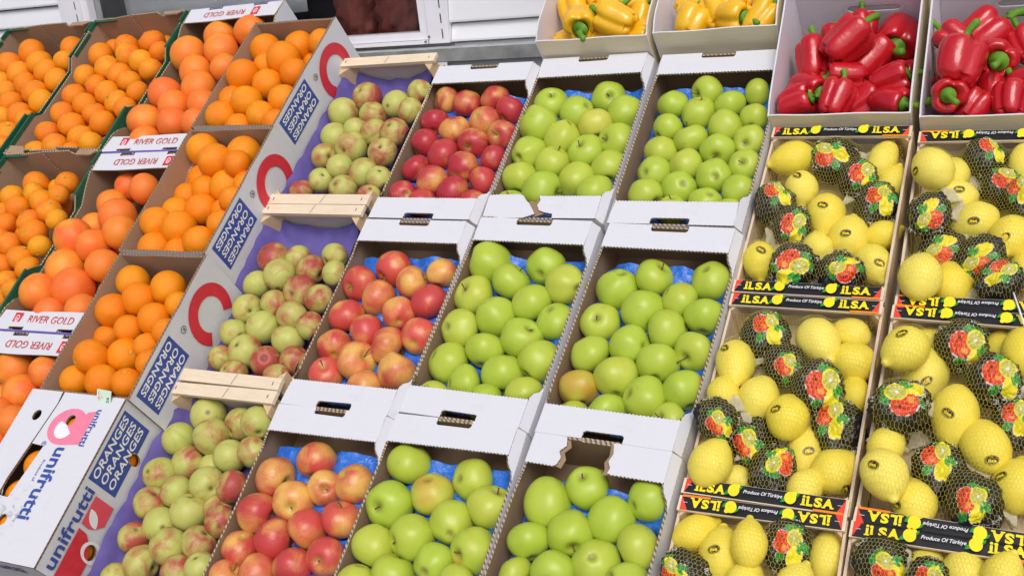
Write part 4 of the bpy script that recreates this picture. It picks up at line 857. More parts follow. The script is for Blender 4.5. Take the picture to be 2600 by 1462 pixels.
def grapefruit_box(n, label):
    W_, L_ = CRATES[n][4], CRATES[n][5]; H, t = 0.160, 0.005
    root = empty('grapefruit_box', crate_m(n, H)); tag(root, label, 'fruit box', 'white flapped grapefruit boxes')
    mats = [M['white_board'], M['kraft'], M['edge'], M['violet_edge']]; hw, hl = W_ / 2, L_ / 2; low = 0.125
    b = MB(); b.box(-hw + t, hw - t, -hl + t, hl - t, 0, t, 1); b.build('bottom', mats, root)
    for s in (-1, 1):
        b = MB(); P = [(-hl, 0), (hl, 0), (hl, H - .001), (hl - .07, H - .001), (hl - .10, H - .012), (hl - .13, low), (-hl + .16, low), (-hl + .11, H - .014), (-hl + .07, H - .001), (-hl, H - .001)]
        b.plate(P, t, ((s * hw, 0, 0), (0, s, 0), (0, 0, 1))); b.build('side_wall', mats, root)
        k = hw - t - 0.0004
        b = MB(); P = [(-k, 0), (k, 0), (k, H - .001)]
        for c in (0.095, -0.075): P += [(c + .032, H - .001), (c + .032, H - .016), (c - .032, H - .016), (c - .032, H - .001)]
        P += [(-k, H - .001)]
        b.plate(P, t, ((0, s * (hl - .0005), 0), (-s, 0, 0), (0, 0, 1))); b.build('end_wall', mats, root)
        d = 0.062; kk = hw - 0.008
        P = [(-kk - 0.004, 0)]
        for c in (-0.095, 0.075): P += [(c - .026, 0), (c - .026, .011), (c + .026, .012), (c + .026, 0)]
        P += [(kk + 0.004, 0), (kk, d)] + [(x, d + 0.002 * math.sin(x * 20)) for x in np.linspace(kk * .8, -kk * .8, 12)] + [(-kk, d)]
        b = MB(); b.plate(P, 0.004, ((0, s * hl, H), (-s, 0, 0), (0, -s, -0.06 * (s < 0)))); fl = b.build('end_flap', mats, root)
        for p, nm in zip(river_print(s < 0), ('lettering', 'emblem')): p.build(nm, fl, ((-0.01, s * (hl - 0.036), H + (0.0005 if s > 0 else -0.0018)), (1, 0, 0), (0, 1, 0.06 if s < 0 else 0)))
        q = MB(); q.box(-kk, kk, s * hl - 0.0006 - (0.0012 if s > 0 else 0), s * hl + 0.0006 + (0 if s > 0 else 0.0012), H + 0.0002, H + 0.0009, 0)
        q.build('fold_line', [M['violet_edge']], fl)
    return root

def green_box(n, label):
    W_, L_ = CRATES[n][4], CRATES[n][5]; H, t = 0.165, 0.005
    root = empty('small_orange_box', crate_m(n, H)); tag(root, label, 'fruit box', 'green edged boxes of small oranges')
    mats = [M['green_print'], M['kraft_light'], M['edge']]; hw, hl = W_ / 2, L_ / 2; low = 0.132
    b = MB(); b.box(-hw + t, hw - t, -hl + t, hl - t, 0, t, 1); b.build('bottom', mats, root)
    for s in (-1, 1):
        b = MB(); sg = s
        P = [(-hl, 0), (hl, 0), (hl, H), (hl - .02, H), (hl - .06, H - .006), (hl - .155, H - .008), (hl - .19, low), (-hl + .205, low), (-hl + .17, H - .006), (-hl + .02, H), (-hl, H)]
        if sg < 0: P = [(-x, z) for x, z in P][::-1]; P = [(-x, z) for x, z in P][::-1]
        b.plate(P, t, ((s * hw, 0, 0), (0, s, 0), (0, 0, 1))); sw = b.build('side_wall', mats, root)
        # the green print wraps over the top edge of the raised ends
        for y0, y1, zz in ((hl - .155, hl - .055, H - .0075), (-hl + .02, -hl + .168, H - .002), (hl - .05, hl - .004, H - .001)):
            q = MB(); q.box(s * hw - (t + .001 if s > 0 else -.0006), s * hw + (.0008 if s > 0 else t + .001), y0, y1, zz - 0.010, zz + 0.0025, 0, 0.0006)
            q.build('edge_fold', [M['green_print']], sw)
        k = hw - t - .0004
        b = MB(); P = [(-k, 0), (k, 0), (k, H), (k * .62, H + .002), (k * .60, H - .018), (k * .2, H - .018), (k * .16, H + .006), (-k * .42, H + .006), (-k * .46, H - .010), (-k * .8, H - .010), (-k * .84, H + .003), (-k, H)]
        b.plate(P, t, ((0, s * (hl - .0005), 0), (-s, 0, 0), (0, 0, 1)), (), 1); ew = b.build('end_wall', mats, root)
        q = MB(); q.plate([(k * .12, H - .12), (k * .62, H - .12), (k * .60, H + .004), (k * .14, H + .010)], 0.004, ((0, s * (hl - t - .0015), 0), (-s, 0, 0), (0, 0, 1)), (), 1)
        q.build('inner_tab', mats, ew)
        q = MB(); q.plate([(-k * .97, -.002), (-k * .55, -.002), (-k * .6, .022), (-k * .9, .026)], 0.004, ((0, s * (hl + 0.001), H + .001), (-s, 0, 0), (0, -s * .95, .3)), (), 1)
        q.build('folded_corner', mats, ew)
        q = MB(); q.box(-k, -k * .5, s * hl - .0125 if s > 0 else -hl + .0075, s * hl - .0075 if s > 0 else -hl + .0125, H - .006, H - .001, 0, .0005); q.build('edge_fold', [M['green_print']], ew)
    return root

def ilsa_print(w, up):
    p = Print(); h = 0.026; sgn = 1 if up else -1; q = 0 if up else math.pi
    k = w / 2
    p.poly(rect(-k, k, -h / 2, h / 2), 'black_ink')
    tri = lambda s: p.poly([(s * k, -h / 2), (s * k, h / 2), (s * (k - 0.013), h / 2 if s * sgn < 0 else -h / 2)], 'scarlet_ink')
    tri(-1); tri(1)
    xa, xb = sorted((sgn * (k - 0.050), sgn * (k - 0.001))); p.poly(rect(xa, xb, -sgn * h / 2 - 0.002, -sgn * h / 2 + 0.002), 'orange_ink')
    def T(x, y): return (sgn * x, sgn * y)
    for c in (-0.091, 0.091):
        xs = c
        for ch, dx, wd, hh, dy in (('L', -0.0125, 0.0105, 0.0175, 0.0), ('S', 0.0012, 0.0130, 0.0175, 0.0), ('A', 0.0175, 0.0175, 0.0175, 0.0)):
            X, Y = T(xs + dx, dy); p.text(ch, X, Y, wd, hh, 'yellow_ink', q, 0.05)
        X, Y = T(xs - 0.0225, -0.0022); p.poly(rect(X - 0.0021, X + 0.0021, Y - 0.0063, Y + 0.0063), 'yellow_ink')
        X, Y = T(xs - 0.0225, 0.0073); p.poly(ell(X, Y, 0.0025, 0.0024, 0, 10), 'yellow_ink')
        X, Y = T(xs - 0.0160, 0.0065); p.poly(ell(X, Y, 0.0030, 0.0026, 0, 10), 'yellow_ink')
        for dx, wd in ((-0.0225, 0.0080), (0.0108, 0.0062), (0.0245, 0.0062)):
            x0, y0 = T(xs + dx - wd / 2, -0.0092); x1, y1 = T(xs + dx + wd / 2, -0.0066)
            p.poly(rect(min(x0, x1), max(x0, x1), min(y0, y1), max(y0, y1)), 'yellow_ink')
    for c in (-0.049, 0.047):
        X, Y = T(c, 0)
        p.poly(leafpts(X - 0.009, Y - sgn * 0.004, 0.016, 0.0035, 0.7), 'leaf_ink'); p.poly(leafpts(X + 0.009, Y + sgn * 0.005, 0.014, 0.003, 0.7), 'leaf_ink')
        p.poly(ell(X, Y, 0.0098, 0.0112, 0.3, 18), 'yellow_ink'); p.poly(ell(X + sgn * 0.006, Y + sgn * 0.008, 0.0042, 0.0042, 0, 10), 'yellow_ink')
    X, Y = T(0.001, -0.001); p.text('Produce Of T\u00fcrkiye', X, Y, 0.066, 0.0085, 'white_ink', q, 0.012, 0.25)
    return p

_ilsa = {}
def lemon_crate(n, label, up_front, up_back):
    W_, L_ = CRATES[n][4], CRATES[n][5]; H = 0.088
    root = empty('lemon_crate', crate_m(n, H)); tag(root, label, 'fruit crate', 'wooden lemon crates with printed rails')
    hw, hl = W_ / 2, L_ / 2
    for k in range(3):
        b = MB(); x0 = -hw + 0.008 + k * (W_ - 0.016) / 3; b.box(x0, x0 + (W_ - 0.016) / 3 - 0.008, -hl + 0.008, hl - 0.008, 0, 0.004); b.build('bottom_slat', [M['pine_side']], root)
    for s in (-1, 1):
        b = MB(); b.box(s * hw - (0.005 if s > 0 else 0), s * hw + (0.005 if s < 0 else 0), -hl + 0.005, hl - 0.005, 0.004, H - 0.012); b.build('side_board', [M['pine_side']], root)
        y0, y1 = (hl - 0.011, hl - 0.006) if s > 0 else (-hl + 0.006, -hl + 0.011)
        b = MB(); b.box(-hw + 0.0055, hw - 0.0055, y0, y1, 0.0045, H - 0.0065); b.build('end_board', [M['plywood']], root)
        for e in (-1, 1):
            x, y = e * (hw - 0.0058), s * (hl - 0.0115); l = 0.026; b = MB()
            P = [(x, y), (x - e * l, y), (x, y - s * l)]
            if e * s < 0: P = P[::-1]
            b.add([(*p, 0.0045) for p in P] + [(*p, H - 0.0065) for p in P], [(2, 1, 0), (3, 4, 5), (0, 1, 4, 3), (1, 2, 5, 4), (2, 0, 3, 5)]); b.build('corner_post', [M['post']], root)
        a0, a1 = (hl - 0.0295, hl - 0.001) if s > 0 else (-hl + 0.001, -hl + 0.0295)
        b = MB(); b.box(-hw + 0.001, hw - 0.001, a0, a1, H - 0.006, H, 0, 0.0005); rail = b.build('printed_rail', [M['pine']], root)
        up = up_back if s > 0 else up_front
        if up not in _ilsa: _ilsa[up] = ilsa_print(W_ - 0.012, up)
        key = 'me%d' % up
        if key not in _ilsa:
            o = _ilsa[up].build('rail_print', rail, ((0, (a0 + a1) / 2, H + 0.0004), (1, 0, 0), (0, 1, 0))); _ilsa[key] = o.data
        else:
            put('rail_print', _ilsa[key], rail, Matrix.Translation((0, (a0 + a1) / 2, H + 0.001)))
        q = MB()
        for e in (-1, 1): q.box(e * (hw - 0.014) - 0.004, e * (hw - 0.014) + 0.004, (a0 + a1) / 2 - 0.0006, (a0 + a1) / 2 + 0.0006, H + 0.003, H + 0.0036)
        q.build('staples', [M['steel']], rail)
    return root

def pepper_crate(n, label, front, back, slot):
    W_, L_ = CRATES[n][4], CRATES[n][5]; H, t = 0.16, 0.0035
    root = empty('pepper_crate', crate_m(n, H)); tag(root, label, 'fruit crate', 'cardboard pepper crates along the top')
    mats = [M['wood_print'], M['lilac_board'], M['white_board']]; hw, hl = W_ / 2, L_ / 2
    b = MB(); b.box(-hw + t, hw - t, -hl + t, hl - t, 0, t, 1); b.build('bottom', mats, root)
    for s in (-1, 1):
        b = MB(); P = [(-hl, 0), (hl, 0), (hl, H + back), (hl - .03, H + back - .002), (hl - .08, H + back * .75), (-hl + .05, H + 0.022), (-hl + .022, H + .012), (-hl + .008, H + 0.002), (-hl, H)]
        if s < 0: P = [(-x, z) for x, z in P][::-1]
        b.plate(P, t, ((s * hw, 0, 0), (0, s, 0), (0, 0, 1))); b.build('side_wall', mats, root)
        k = hw - t - .0004; hh = H + (back if s > 0 else front)
        holes = []
        if s > 0 and slot is not None: holes = [[(-x + (0), z) for x, z in (ell(slot[0] + .045, slot[1], .012, .009, 0, 8, -math.pi / 2, math.pi / 2) + ell(slot[0] - .045, slot[1], .012, .009, 0, 8, math.pi / 2, 3 * math.pi / 2))]]
        b = MB(); b.plate([(-k, 0), (k, 0), (k, hh)] + [(x, hh + 0.0015 * math.sin(x * 30)) for x in np.linspace(k * .9, -k * .9, 9)] + [(-k, hh)], t, ((0, s * (hl - .0005), 0), (-s, 0, 0), (0, 0, 1)), holes)
        w_ = b.build('front_wall' if s < 0 else 'back_wall', mats, root)
        if s > 0 and slot is not None:
            p = Print(); p.poly(ell(slot[0] + .045, slot[1] , .022, .0165, 0, 10, -math.pi / 2, math.pi / 2) + ell(slot[0] - .045, slot[1], .022, .0165, 0, 10, math.pi / 2, 3 * math.pi / 2), 'grey_ink',
                             [ell(slot[0] + .045, slot[1], .0205, .0152, 0, 10, -math.pi / 2, math.pi / 2) + ell(slot[0] - .045, slot[1], .0205, .0152, 0, 10, math.pi / 2, 3 * math.pi / 2)])
            p.build('slot_crease', w_, ((0, hl - .0005 - t, 0), (1, 0, 0), (0, 0, 1)))
            b = MB(); b.plate(rect(slot[0] - .07, slot[0] + .07, slot[1] - .03, slot[1] + .03), .002, ((0, hl + .004, 0), (1, 0, 0), (0, 0, 1)), (), 2, 2, 2); b.build('backing_flap', mats, w_)
    return root

orange_box('U1', 'top large orange box, red ring print touching the nectarine crate rail')
orange_box('U2', 'second large orange box from the top, printed side towards the nectarines')
orange_box('U3', 'third large orange box, open, standing just above the closed white box')
closed_orange_box('U4', 'closed white orange box with pink logo and hand holes, bottom left')
grapefruit_box('G1', 'top grapefruit box with white lettered flaps beside the window')
grapefruit_box('G2', 'second grapefruit box, left of the middle orange box')
grapefruit_box('G3', 'lowest grapefruit box, at the left edge above the closed box')
green_box('K1', 'green edged small orange box at the far left edge, top row')
green_box('K2', 'green edged small orange box next to the top grapefruit box')
green_box('K3', 'green edged small orange box in the second row, left edge')
wooden_crate('N1', 'top wooden nectarine crate with violet paper, under the shop window')
wooden_crate('N2', 'middle wooden nectarine crate with violet paper')
wooden_crate('N3', 'bottom wooden nectarine crate beside the closed white box')
apple_tray('A1', 'top white cardboard tray of red apples')
apple_tray('A2', 'middle white cardboard tray of red apples')
apple_tray('A3', 'bottom white cardboard tray of red apples')
apple_tray('B1', 'top left green apple tray with torn front flap', torn_front=True)
apple_tray('B2', 'middle row left green apple tray, beside the red apples')
apple_tray('B3', 'bottom row left green apple tray, beside the red apples')
apple_tray('C1', 'top right green apple tray, beside the red pepper crate')
apple_tray('C2', 'middle row right green apple tray, beside the lemons')
apple_tray('C3', 'bottom right green apple tray with a torn gap in its back flap', torn_back=True)
lemon_crate('D1', 'top left lemon crate, directly below the first red peppers', 1, 1)
lemon_crate('D2', 'middle left lemon crate, rail lettering the right way up', 1, 1)
lemon_crate('D3', 'bottom left lemon crate with its back rail lettering upside down', 1, 0)
lemon_crate('E1', 'top right lemon crate with upside down lettering on both rails', 0, 0)
lemon_crate('E2', 'middle right lemon crate at the right edge, lettering upside down', 0, 0)
lemon_crate('E3', 'bottom right lemon crate cut off by the lower right corner', 0, 1)
pepper_crate('Y1', 'left wood patterned crate of yellow peppers above the green apples', 0.0, 0.07, None)
pepper_crate('Y2', 'right wood patterned crate of yellow peppers beside the red ones', 0.0, 0.07, None)
pepper_crate('R1', 'left tall backed crate of red peppers above the lemons', 0.0, 0.10, (0.025, 0.140))
pepper_crate('R2', 'right tall backed crate of red peppers at the right edge', 0.0, 0.10, (0.03, 0.140))

# ---------------------------------------------------------------- fruit meshes (unit size)
def lathe(fn, nu, nv, mod=None):
    vs = [fn(0.0)]; vs = [(0, 0, fn(0.0)[1])]
    for j in range(1, nv):
        r, z = fn(j / nv)
        for i in range(nu):
            an = 2 * math.pi * i / nu; x, y, zz = r * math.cos(an), r * math.sin(an), z
            if mod: x, y, zz = mod(x, y, zz, an, j / nv)
            vs.append((x, y, zz))
    vs.append((0, 0, fn(1.0)[1])); last = len(vs) - 1; fs = []
    for i in range(nu): fs.append((0, 1 + i, 1 + (i + 1) % nu)); fs.append((last, last - nu + (i + 1) % nu, last - nu + i))
    for j in range(nv - 2):
        a0, b0 = 1 + j * nu, 1 + (j + 1) * nu
        for i in range(nu): fs.append((a0 + i, b0 + i, b0 + (i + 1) % nu, a0 + (i + 1) % nu))
    return vs, fs

def apple_mesh(name, mat, seed, tall):
    rnd = random.Random(seed); ph = rnd.uniform(0, 6); skew = rnd.uniform(-.11, .11); lob = rnd.uniform(.010, .045); wide = rnd.uniform(-.12, .08)
    def fn(t):
        an = math.pi * t; s, c = math.sin(an), math.cos(an)
        r = s * (1 + 0.07 * c) if c > 0 else s * (1 + (0.16 + wide) * c * (1 - 0.35 * s))
        z = c * tall
        z -= 0.25 * math.exp(-(s / 0.24) ** 2) if c > 0 else -0.15 * math.exp(-(s / 0.22) ** 2)
        return max(r, 0) , z
    def mod(x, y, z, an, t):
        k = 1 + lob * math.cos(5 * an + ph) * (0.3 + t) + 0.03 * noise.noise((x * .9 + seed, y * .9, z * .9))
        return x * k + skew * z * 0.5, y * k, z * (1 + skew * math.cos(an))
    vs, fs = lathe(fn, 36, 26, mod)
    return mesh(name, vs, fs, [mat], smooth=True)

def stem_mesh(name, pts, rads, mat, n=6):
    vs, fs = [], []
    for k, (p, r) in enumerate(zip(pts, rads)):
        d = Vector(pts[min(k + 1, len(pts) - 1)]) - Vector(pts[max(k - 1, 0)]); q = d.to_track_quat('Z', 'Y')
        for i in range(n):
            an = 2 * math.pi * i / n; v = Vector(p) + q @ Vector((r * math.cos(an), r * math.sin(an), 0)); vs.append(v)
    for k in range(len(pts) - 1):
        for i in range(n): fs.append((k * n + i, k * n + (i + 1) % n, (k + 1) * n + (i + 1) % n, (k + 1) * n + i))
    fs.append(tuple(range((len(pts) - 1) * n, len(pts) * n))); fs.append(tuple(range(n))[::-1])
    return mesh(name, vs, fs, [mat], smooth=True)

APPLE = {'red_apple': [apple_mesh('red_apple', M['red_apple'], k, (0.92, 0.88, 0.97, 0.90)[k]) for k in range(4)],
         'green_apple': [apple_mesh('green_apple', M['green_apple'], 10 + k, (0.88, 0.94, 0.85, 1.02, 0.82, 0.97, 0.90, 1.06)[k]) for k in range(8)]}
ASTEM = [stem_mesh('stem', [(0, 0, .52), (.01, 0, .7), (.05 * s, .02, .85), (.12 * s, .04, .98 + .05 * s)], [.030, .024, .026, .042], M['stem_brown']) for s in (1, -1, 2)]

def round_mesh(name, mat, seed, tall, dent, nu=32, nv=22):
    rnd = random.Random(seed); sk = rnd.uniform(-.04, .04)
    def fn(t):
        an = math.pi * t; s, c = math.sin(an), math.cos(an); z = c * tall
        z -= dent * math.exp(-(s / 0.16) ** 2) * (1 if c > 0 else -0.4)
        return s * (1 + 0.02 * c), z
    def mod(x, y, z, an, t):
        k = 1 + 0.035 * noise.noise((x * 1.1 + seed * 3, y * 1.1, z * 1.1)); return x * k + sk * z, y * k, z * k
    vs, fs = lathe(fn, nu, nv, mod); return mesh(name, vs, fs, [mat], smooth=True)
ORANGE = [round_mesh('orange', M['orange'], k, 0.97 + 0.02 * k, 0.05) for k in range(3)]
SMALL = [round_mesh('small_orange', M['small_orange'], 20 + k, 0.90 + 0.03 * k, 0.06) for k in range(3)]
GRAPE = [round_mesh('grapefruit', M['grapefruit'], 30 + k, 0.93 + 0.03 * k, 0.04) for k in range(3)]
def button_mesh():
    vs = [(0, 0, 0.965)]; n = 10
    for i in range(n):
        an = 2 * math.pi * i / n; r = 0.13 if i % 2 else 0.06
        vs.append((r * math.cos(an), r * math.sin(an), 0.955 - (0.01 if i % 2 else 0)))
    for i in range(n):
        an = 2 * math.pi * i / n; vs.append((0.11 * math.cos(an), 0.11 * math.sin(an), 0.90))
    fs = [(0, 1 + i, 1 + (i + 1) % n) for i in range(n)] + [(1 + i, 11 + i, 11 + (i + 1) % n, 1 + (i + 1) % n) for i in range(n)]
    return mesh('stem_button', vs, fs, [M['calyx_green']], smooth=False)
BUTTON = button_mesh()

def nect_mesh(seed):
    rnd = random.Random(seed); tall = rnd.uniform(.90, 1.0); gd = rnd.uniform(.03, .075)
    def fn(t):
        an = math.pi * t; s, c = math.sin(an), math.cos(an); z = c * tall
        z -= 0.20 * math.exp(-(s / 0.22) ** 2) if c > 0 else -0.02 * math.exp(-(s / 0.2) ** 2)
        return s * (1 + 0.05 * c), z
    def mod(x, y, z, an, t):
        d = abs((an + math.pi) % (2 * math.pi) - math.pi)
        k = 1 - gd * math.exp(-(d / 0.16) ** 2) * math.sin(math.pi * min(1, t * 1.25)) ** .5 + 0.03 * noise.noise((x + seed * 5, y, z))
        return x * k, y * k * 0.985, z
    vs, fs = lathe(fn, 48, 24, mod); return mesh('nectarine', vs, fs, [M['nectarine']], smooth=True)
NECT = [nect_mesh(k) for k in range(4)]
NSTEM = stem_mesh('stem_scar', [(0, 0, .66), (0, 0, .735), (.01, 0, .76)], [.075, .085, .03], M['stem_brown'], 7)

def lemon_mesh(seed):
    rnd = random.Random(seed); nip = rnd.uniform(.20, .32); asym = rnd.uniform(-.05, .05)
    def fn(t):
        an = math.pi * t; s, c = math.sin(an), math.cos(an)
        r = s * (1 + asym * c) * (1 - 0.05 * s * s) * 1.05
        z = c * 0.93
        if c > 0.55: z += nip * ((c - 0.55) / 0.45) ** 2.2 * 1.3; r *= 1 - 0.42 * math.exp(-((s - 0.34) / 0.16) ** 2) * ((c - 0.55) / 0.45); r = max(r, 0.95 * s * 0.52)
        elif c < -0.75: z -= 0.08 * ((-c - 0.75) / 0.25) ** 1.5
        return r, z
    def mod(x, y, z, an, t):
        k = 1 + 0.05 * noise.noise((x * 1.2 + seed * 4, y * 1.2, z * 1.2)); return x * k, y * k, z
    vs, fs = lathe(fn, 36, 34, mod); return mesh('lemon', vs, fs, [M['lemon']], smooth=True)
LEMON = [lemon_mesh(k) for k in range(4)]

# printed wrapper: black paper with an orange, a lemon slice, a lemon and leaves, and a ring of lettering
GLY = {'C': '01110 10001 10000 10000 10000 10001 01110', 'I': '01110 00100 00100 00100 00100 00100 01110', 'T': '11111 00100 00100 00100 00100 00100 00100',
       'R': '11110 10001 10001 11110 10100 10010 10001', 'U': '10001 10001 10001 10001 10001 10001 01110', 'S': '01111 10000 10000 01110 00001 00001 11110',
       'F': '11111 10000 10000 11110 10000 10000 10000', 'E': '11111 10000 10000 11110 10000 10000 11111', 'H': '10001 10001 10001 11111 10001 10001 10001', 'K': '10001 10010 10100 11000 10100 10010 10001', ' ': '00000 ' * 7}
def wrap_mesh(seed):
    nr, na = 80, 168; rnd = random.Random(seed)
    vs = [(0, 0, 1.0)]
    for j in range(1, nr):
        t = j / nr * math.pi
        for i in range(na):
            an = 2 * math.pi * i / na; x, y, z = math.sin(t) * math.cos(an), math.sin(t) * math.sin(an), math.cos(t)
            cr = noise.noise((x * 1.6 + seed * 7, y * 1.6, z * 1.6)) * 0.20 + abs(noise.noise((x * 4.5 + seed, y * 4.5, z * 4.5))) * 0.12 - 0.03
            lo = 0.16 * max(0, math.sin(t) - 0.75) * abs(math.sin(an * 9 + 2 * noise.noise((x, y, z + seed))))
            k = 0.98 + cr - lo; vs.append((x * k, y * k, z * k * 0.97))
    vs.append((0, 0, -0.95)); last = len(vs) - 1; fs = []
    for i in range(na): fs.append((0, 1 + i, 1 + (i + 1) % na)); fs.append((last, last - na + (i + 1) % na, last - na + i))
    for j in range(nr - 2):
        a0, b0 = 1 + j * na, 1 + (j + 1) * na
        for i in range(na): fs.append((a0 + i, b0 + i, b0 + (i + 1) % na, a0 + (i + 1) % na))
    me = mesh('wrapped_lemon', vs, fs, [M['wrapper']], smooth=True)
    V = np.array(vs); R0 = np.linalg.norm(V, axis=1) + 1e-9; th = np.arccos(np.clip(V[:, 2] / R0, -1, 1)); az = np.arctan2(V[:, 1], V[:, 0])
    ox, oy, ps = ((0, 0, .90), (.35, -.2, .82), (-.3, .3, .95), (.1, .45, .80), (-.45, -.25, .86))[seed]
    p, q = th * np.cos(az) / ps + ox, th * np.sin(az) / ps + oy                      # azimuthal map of the top of the ball, about +-1.3 in reach
    col = np.tile(np.array([0.011, 0.011, 0.012]), (len(V), 1))
    def paint(m, c): col[m] = c
    def E(cx, cy, a_, b_, r=0.0): c, s = math.cos(r), math.sin(r); X, Y = (p - cx) * c + (q - cy) * s, -(p - cx) * s + (q - cy) * c; return (X / a_) ** 2 + (Y / b_) ** 2
    def LF(cx, cy, l, w, r): c, s = math.cos(r), math.sin(r); X, Y = (p - cx) * c + (q - cy) * s, -(p - cx) * s + (q - cy) * c; return np.abs(Y) / (w * np.clip(1 - (X / l) ** 2, 1e-4, 1)) + (np.abs(X) > l) * 9
    RED, YEL, GRN, SLC, WHT = (0.72, 0.045, 0.02), (0.86, 0.74, 0.02), (0.02, 0.27, 0.035), (0.50, 0.48, 0.06), (0.75, 0.75, 0.72)
    shp = [E(-.36, .22, .47, .50, .3), E(.22, .40, .36, .44, -.3), E(.20, -.42, .34, .48, -.35), LF(-.45, -.47, .34, .19, .9), LF(.02, .86, .34, .16, .15), LF(.62, -.02, .32, .17, -.9), LF(.50, .84, .28, .14, -.5)]
    for s in shp: paint(s < 1.08, WHT)
    for k, c in ((3, GRN), (4, GRN), (6, GRN)): paint(shp[k] < 1, c)
    paint(shp[0] < 1, RED); sp = np.array([noise.noise((a_ * 9, b_ * 9, seed)) for a_, b_ in zip(p, q)])
    paint((E(-.22, -.02, .15, .13) + sp * 1.6 < .6) & (shp[0] < 1), (0.85, 0.30, 0.02)); paint(E(-.42, .42, .07, .06) < 1, (0.10, 0.02, 0.01))
    paint(shp[1] < 1, YEL); sl = E(.20, .38, .29, .36, -.3); paint(sl < 1, SLC)
    a2 = np.arctan2(q - .38, p - .20); paint((sl < .92) & (np.abs(np.sin(a2 * 5)) < .22), (0.74, 0.72, 0.30)); paint(E(.20, .38, .06, .07) < 1, WHT)
    paint(shp[2] < 1, YEL); paint(LF(.38, -.80, .14, .10, -1.2) < 1, YEL)
    paint(shp[5] < 1, GRN); paint(LF(.38, -.12, .22, .11, -1.3) < 1, (0.03, 0.34, 0.05))
    # lettering on a ring outside the picture
    for base, word in ((-2.2, 'FRESH TURKISH'), (1.0, 'CITRUS CITRUS')):
        for ci, ch in enumerate(word):
            rows = GLY[ch].split(); w_ = 0.135
            a0 = base + ci * w_
            loc_ = ((az - a0 + math.pi) % (2 * math.pi) - math.pi)
            cx_ = np.floor(loc_ / (w_ * 0.82) * 5).astype(int); cy_ = np.floor((1.42 - th) / 0.20 * 7).astype(int)
            ok = (loc_ >= 0) & (cx_ < 5) & (cy_ >= 0) & (cy_ < 7)
            bits = np.array([[int(b_) for b_ in r_] for r_ in rows])
            idx = np.where(ok)[0]; hit = idx[bits[6 - cy_[idx], cx_[idx]] > 0] if len(idx) else idx
            col[hit] = (0.70, 0.70, 0.68)
    paint(th > 2.05, (0.62, 0.56, 0.36))                          # the clear, pale underside of the wrapper
    at_ = me.color_attributes.new('print', 'FLOAT_COLOR', 'POINT')
    at_.data.foreach_set('color', np.concatenate([col, np.ones((len(col), 1))], 1).astype(np.float32).ravel())
    return me
WRAP = [wrap_mesh(k) for k in range(5)]
def tail_mesh(seed):
    n, m = 18, 7; vs = []
    for j in range(m + 1):
        t = j / m; r = (0.34, .26, .20, .19, .26, .36, .46, .52)[j]
        for i in range(n):
            an = 2 * math.pi * i / n; k = 1 + 0.35 * noise.noise((math.cos(an) * 2 + seed * 5, math.sin(an) * 2, t * 3)) + 0.22 * math.sin(an * 5 + seed)
            vs.append((r * k * math.cos(an), r * k * .45 * math.sin(an), t * 0.75))
    return mesh('wrapper_tail', vs, [(j * n + i, j * n + (i + 1) % n, (j + 1) * n + (i + 1) % n, (j + 1) * n + i) for j in range(m) for i in range(n)], [M['wrapper_tail']], smooth=True)
TAIL = [tail_mesh(k) for k in range(3)]

def pepper_mesh(name, mat, seed):
    """bell pepper: sunken shoulders round the stem, three or four creased lobes, blunt bumpy end"""
    rnd = random.Random(seed); lobes = rnd.choice((3, 4, 4)); ph = rnd.uniform(0, 6); tap = rnd.uniform(.0, .22); ln = rnd.uniform(.86, 1.06)
    prof = [(0, .62), (.22, .64), (.45, .80), (.68, .95), (.88, .93), (1.0, .72), (1.02, .42), (1.0, .08), (.96, -.28), (.90, -.60), (.80, -.86), (.62, -1.03), (.40, -1.05), (.18, -.95), (0, -.90)]
    la = [rnd.uniform(.88, 1.10) for _ in range(lobes)]
    def fn(t):
        x = t * (len(prof) - 1); k = min(int(x), len(prof) - 2); f = x - k
        P = [prof[max(k - 1, 0)], prof[k], prof[k + 1], prof[min(k + 2, len(prof) - 1)]]
        cr = lambda a, b, c, d: 0.5 * ((2 * b) + (c - a) * f + (2 * a - 5 * b + 4 * c - d) * f * f + (3 * b - a - 3 * c + d) * f ** 3)
        return max(0, cr(*[p[0] for p in P])) * (1 - tap * max(0, t - .35)), cr(*[p[1] for p in P]) * ln
    bx, by = rnd.uniform(-.12, .12), rnd.uniform(-.12, .12)
    def mod(x, y, z, an, t):
        u = ((an + ph) / (2 * math.pi) * lobes) % lobes; li = int(u); w = u - li
        d = min(w, 1 - w) * 2                                   # 0 in the crease, 1 on the crown of a lobe
        edge = (la[li] * (1 - abs(w - .5)) + la[(li + (1 if w > .5 else -1)) % lobes] * abs(w - .5))
        crease = math.exp(-(d / .30) ** 2)
        amp = .13 + .14 * math.exp(-((t - .26) / .12) ** 2) + .20 * max(0, t - .62) / .38
        k = edge * (1 - amp * crease) * (.96 + .05 * d) + .05 * noise.noise((x * .9 + seed * 3, y * .9, z * .9))
        lift = (.10 * crease if t > .7 else -.10 * crease) * math.exp(-((abs(t - .5) - .30) / .16) ** 2)
        return x * k + bx * z * z + .05 * z * bx, y * k + by * z * z, z + lift
    vs, fs = lathe(fn, 72, 42, mod); return mesh(name, vs, fs, [mat], smooth=True)
PEP = {'yellow_pepper': [pepper_mesh('yellow_pepper', M['yellow_pepper'], k) for k in range(6)], 'red_pepper': [pepper_mesh('red_pepper', M['red_pepper'], 10 + k) for k in range(8)]}
PSTEM = [stem_mesh('stem', [(0, 0, .74), (0, 0, .84), (.01, 0, .90), (.03, 0, 1.06), (.09 * s, .02, 1.28), (.22 * s, .05, 1.46), (.26 * s, .06, 1.49)], [.36, .34, .18, .125, .115, .14, .08], M['stem_green'], 12) for s in (1, -1, 1.8, .3)]

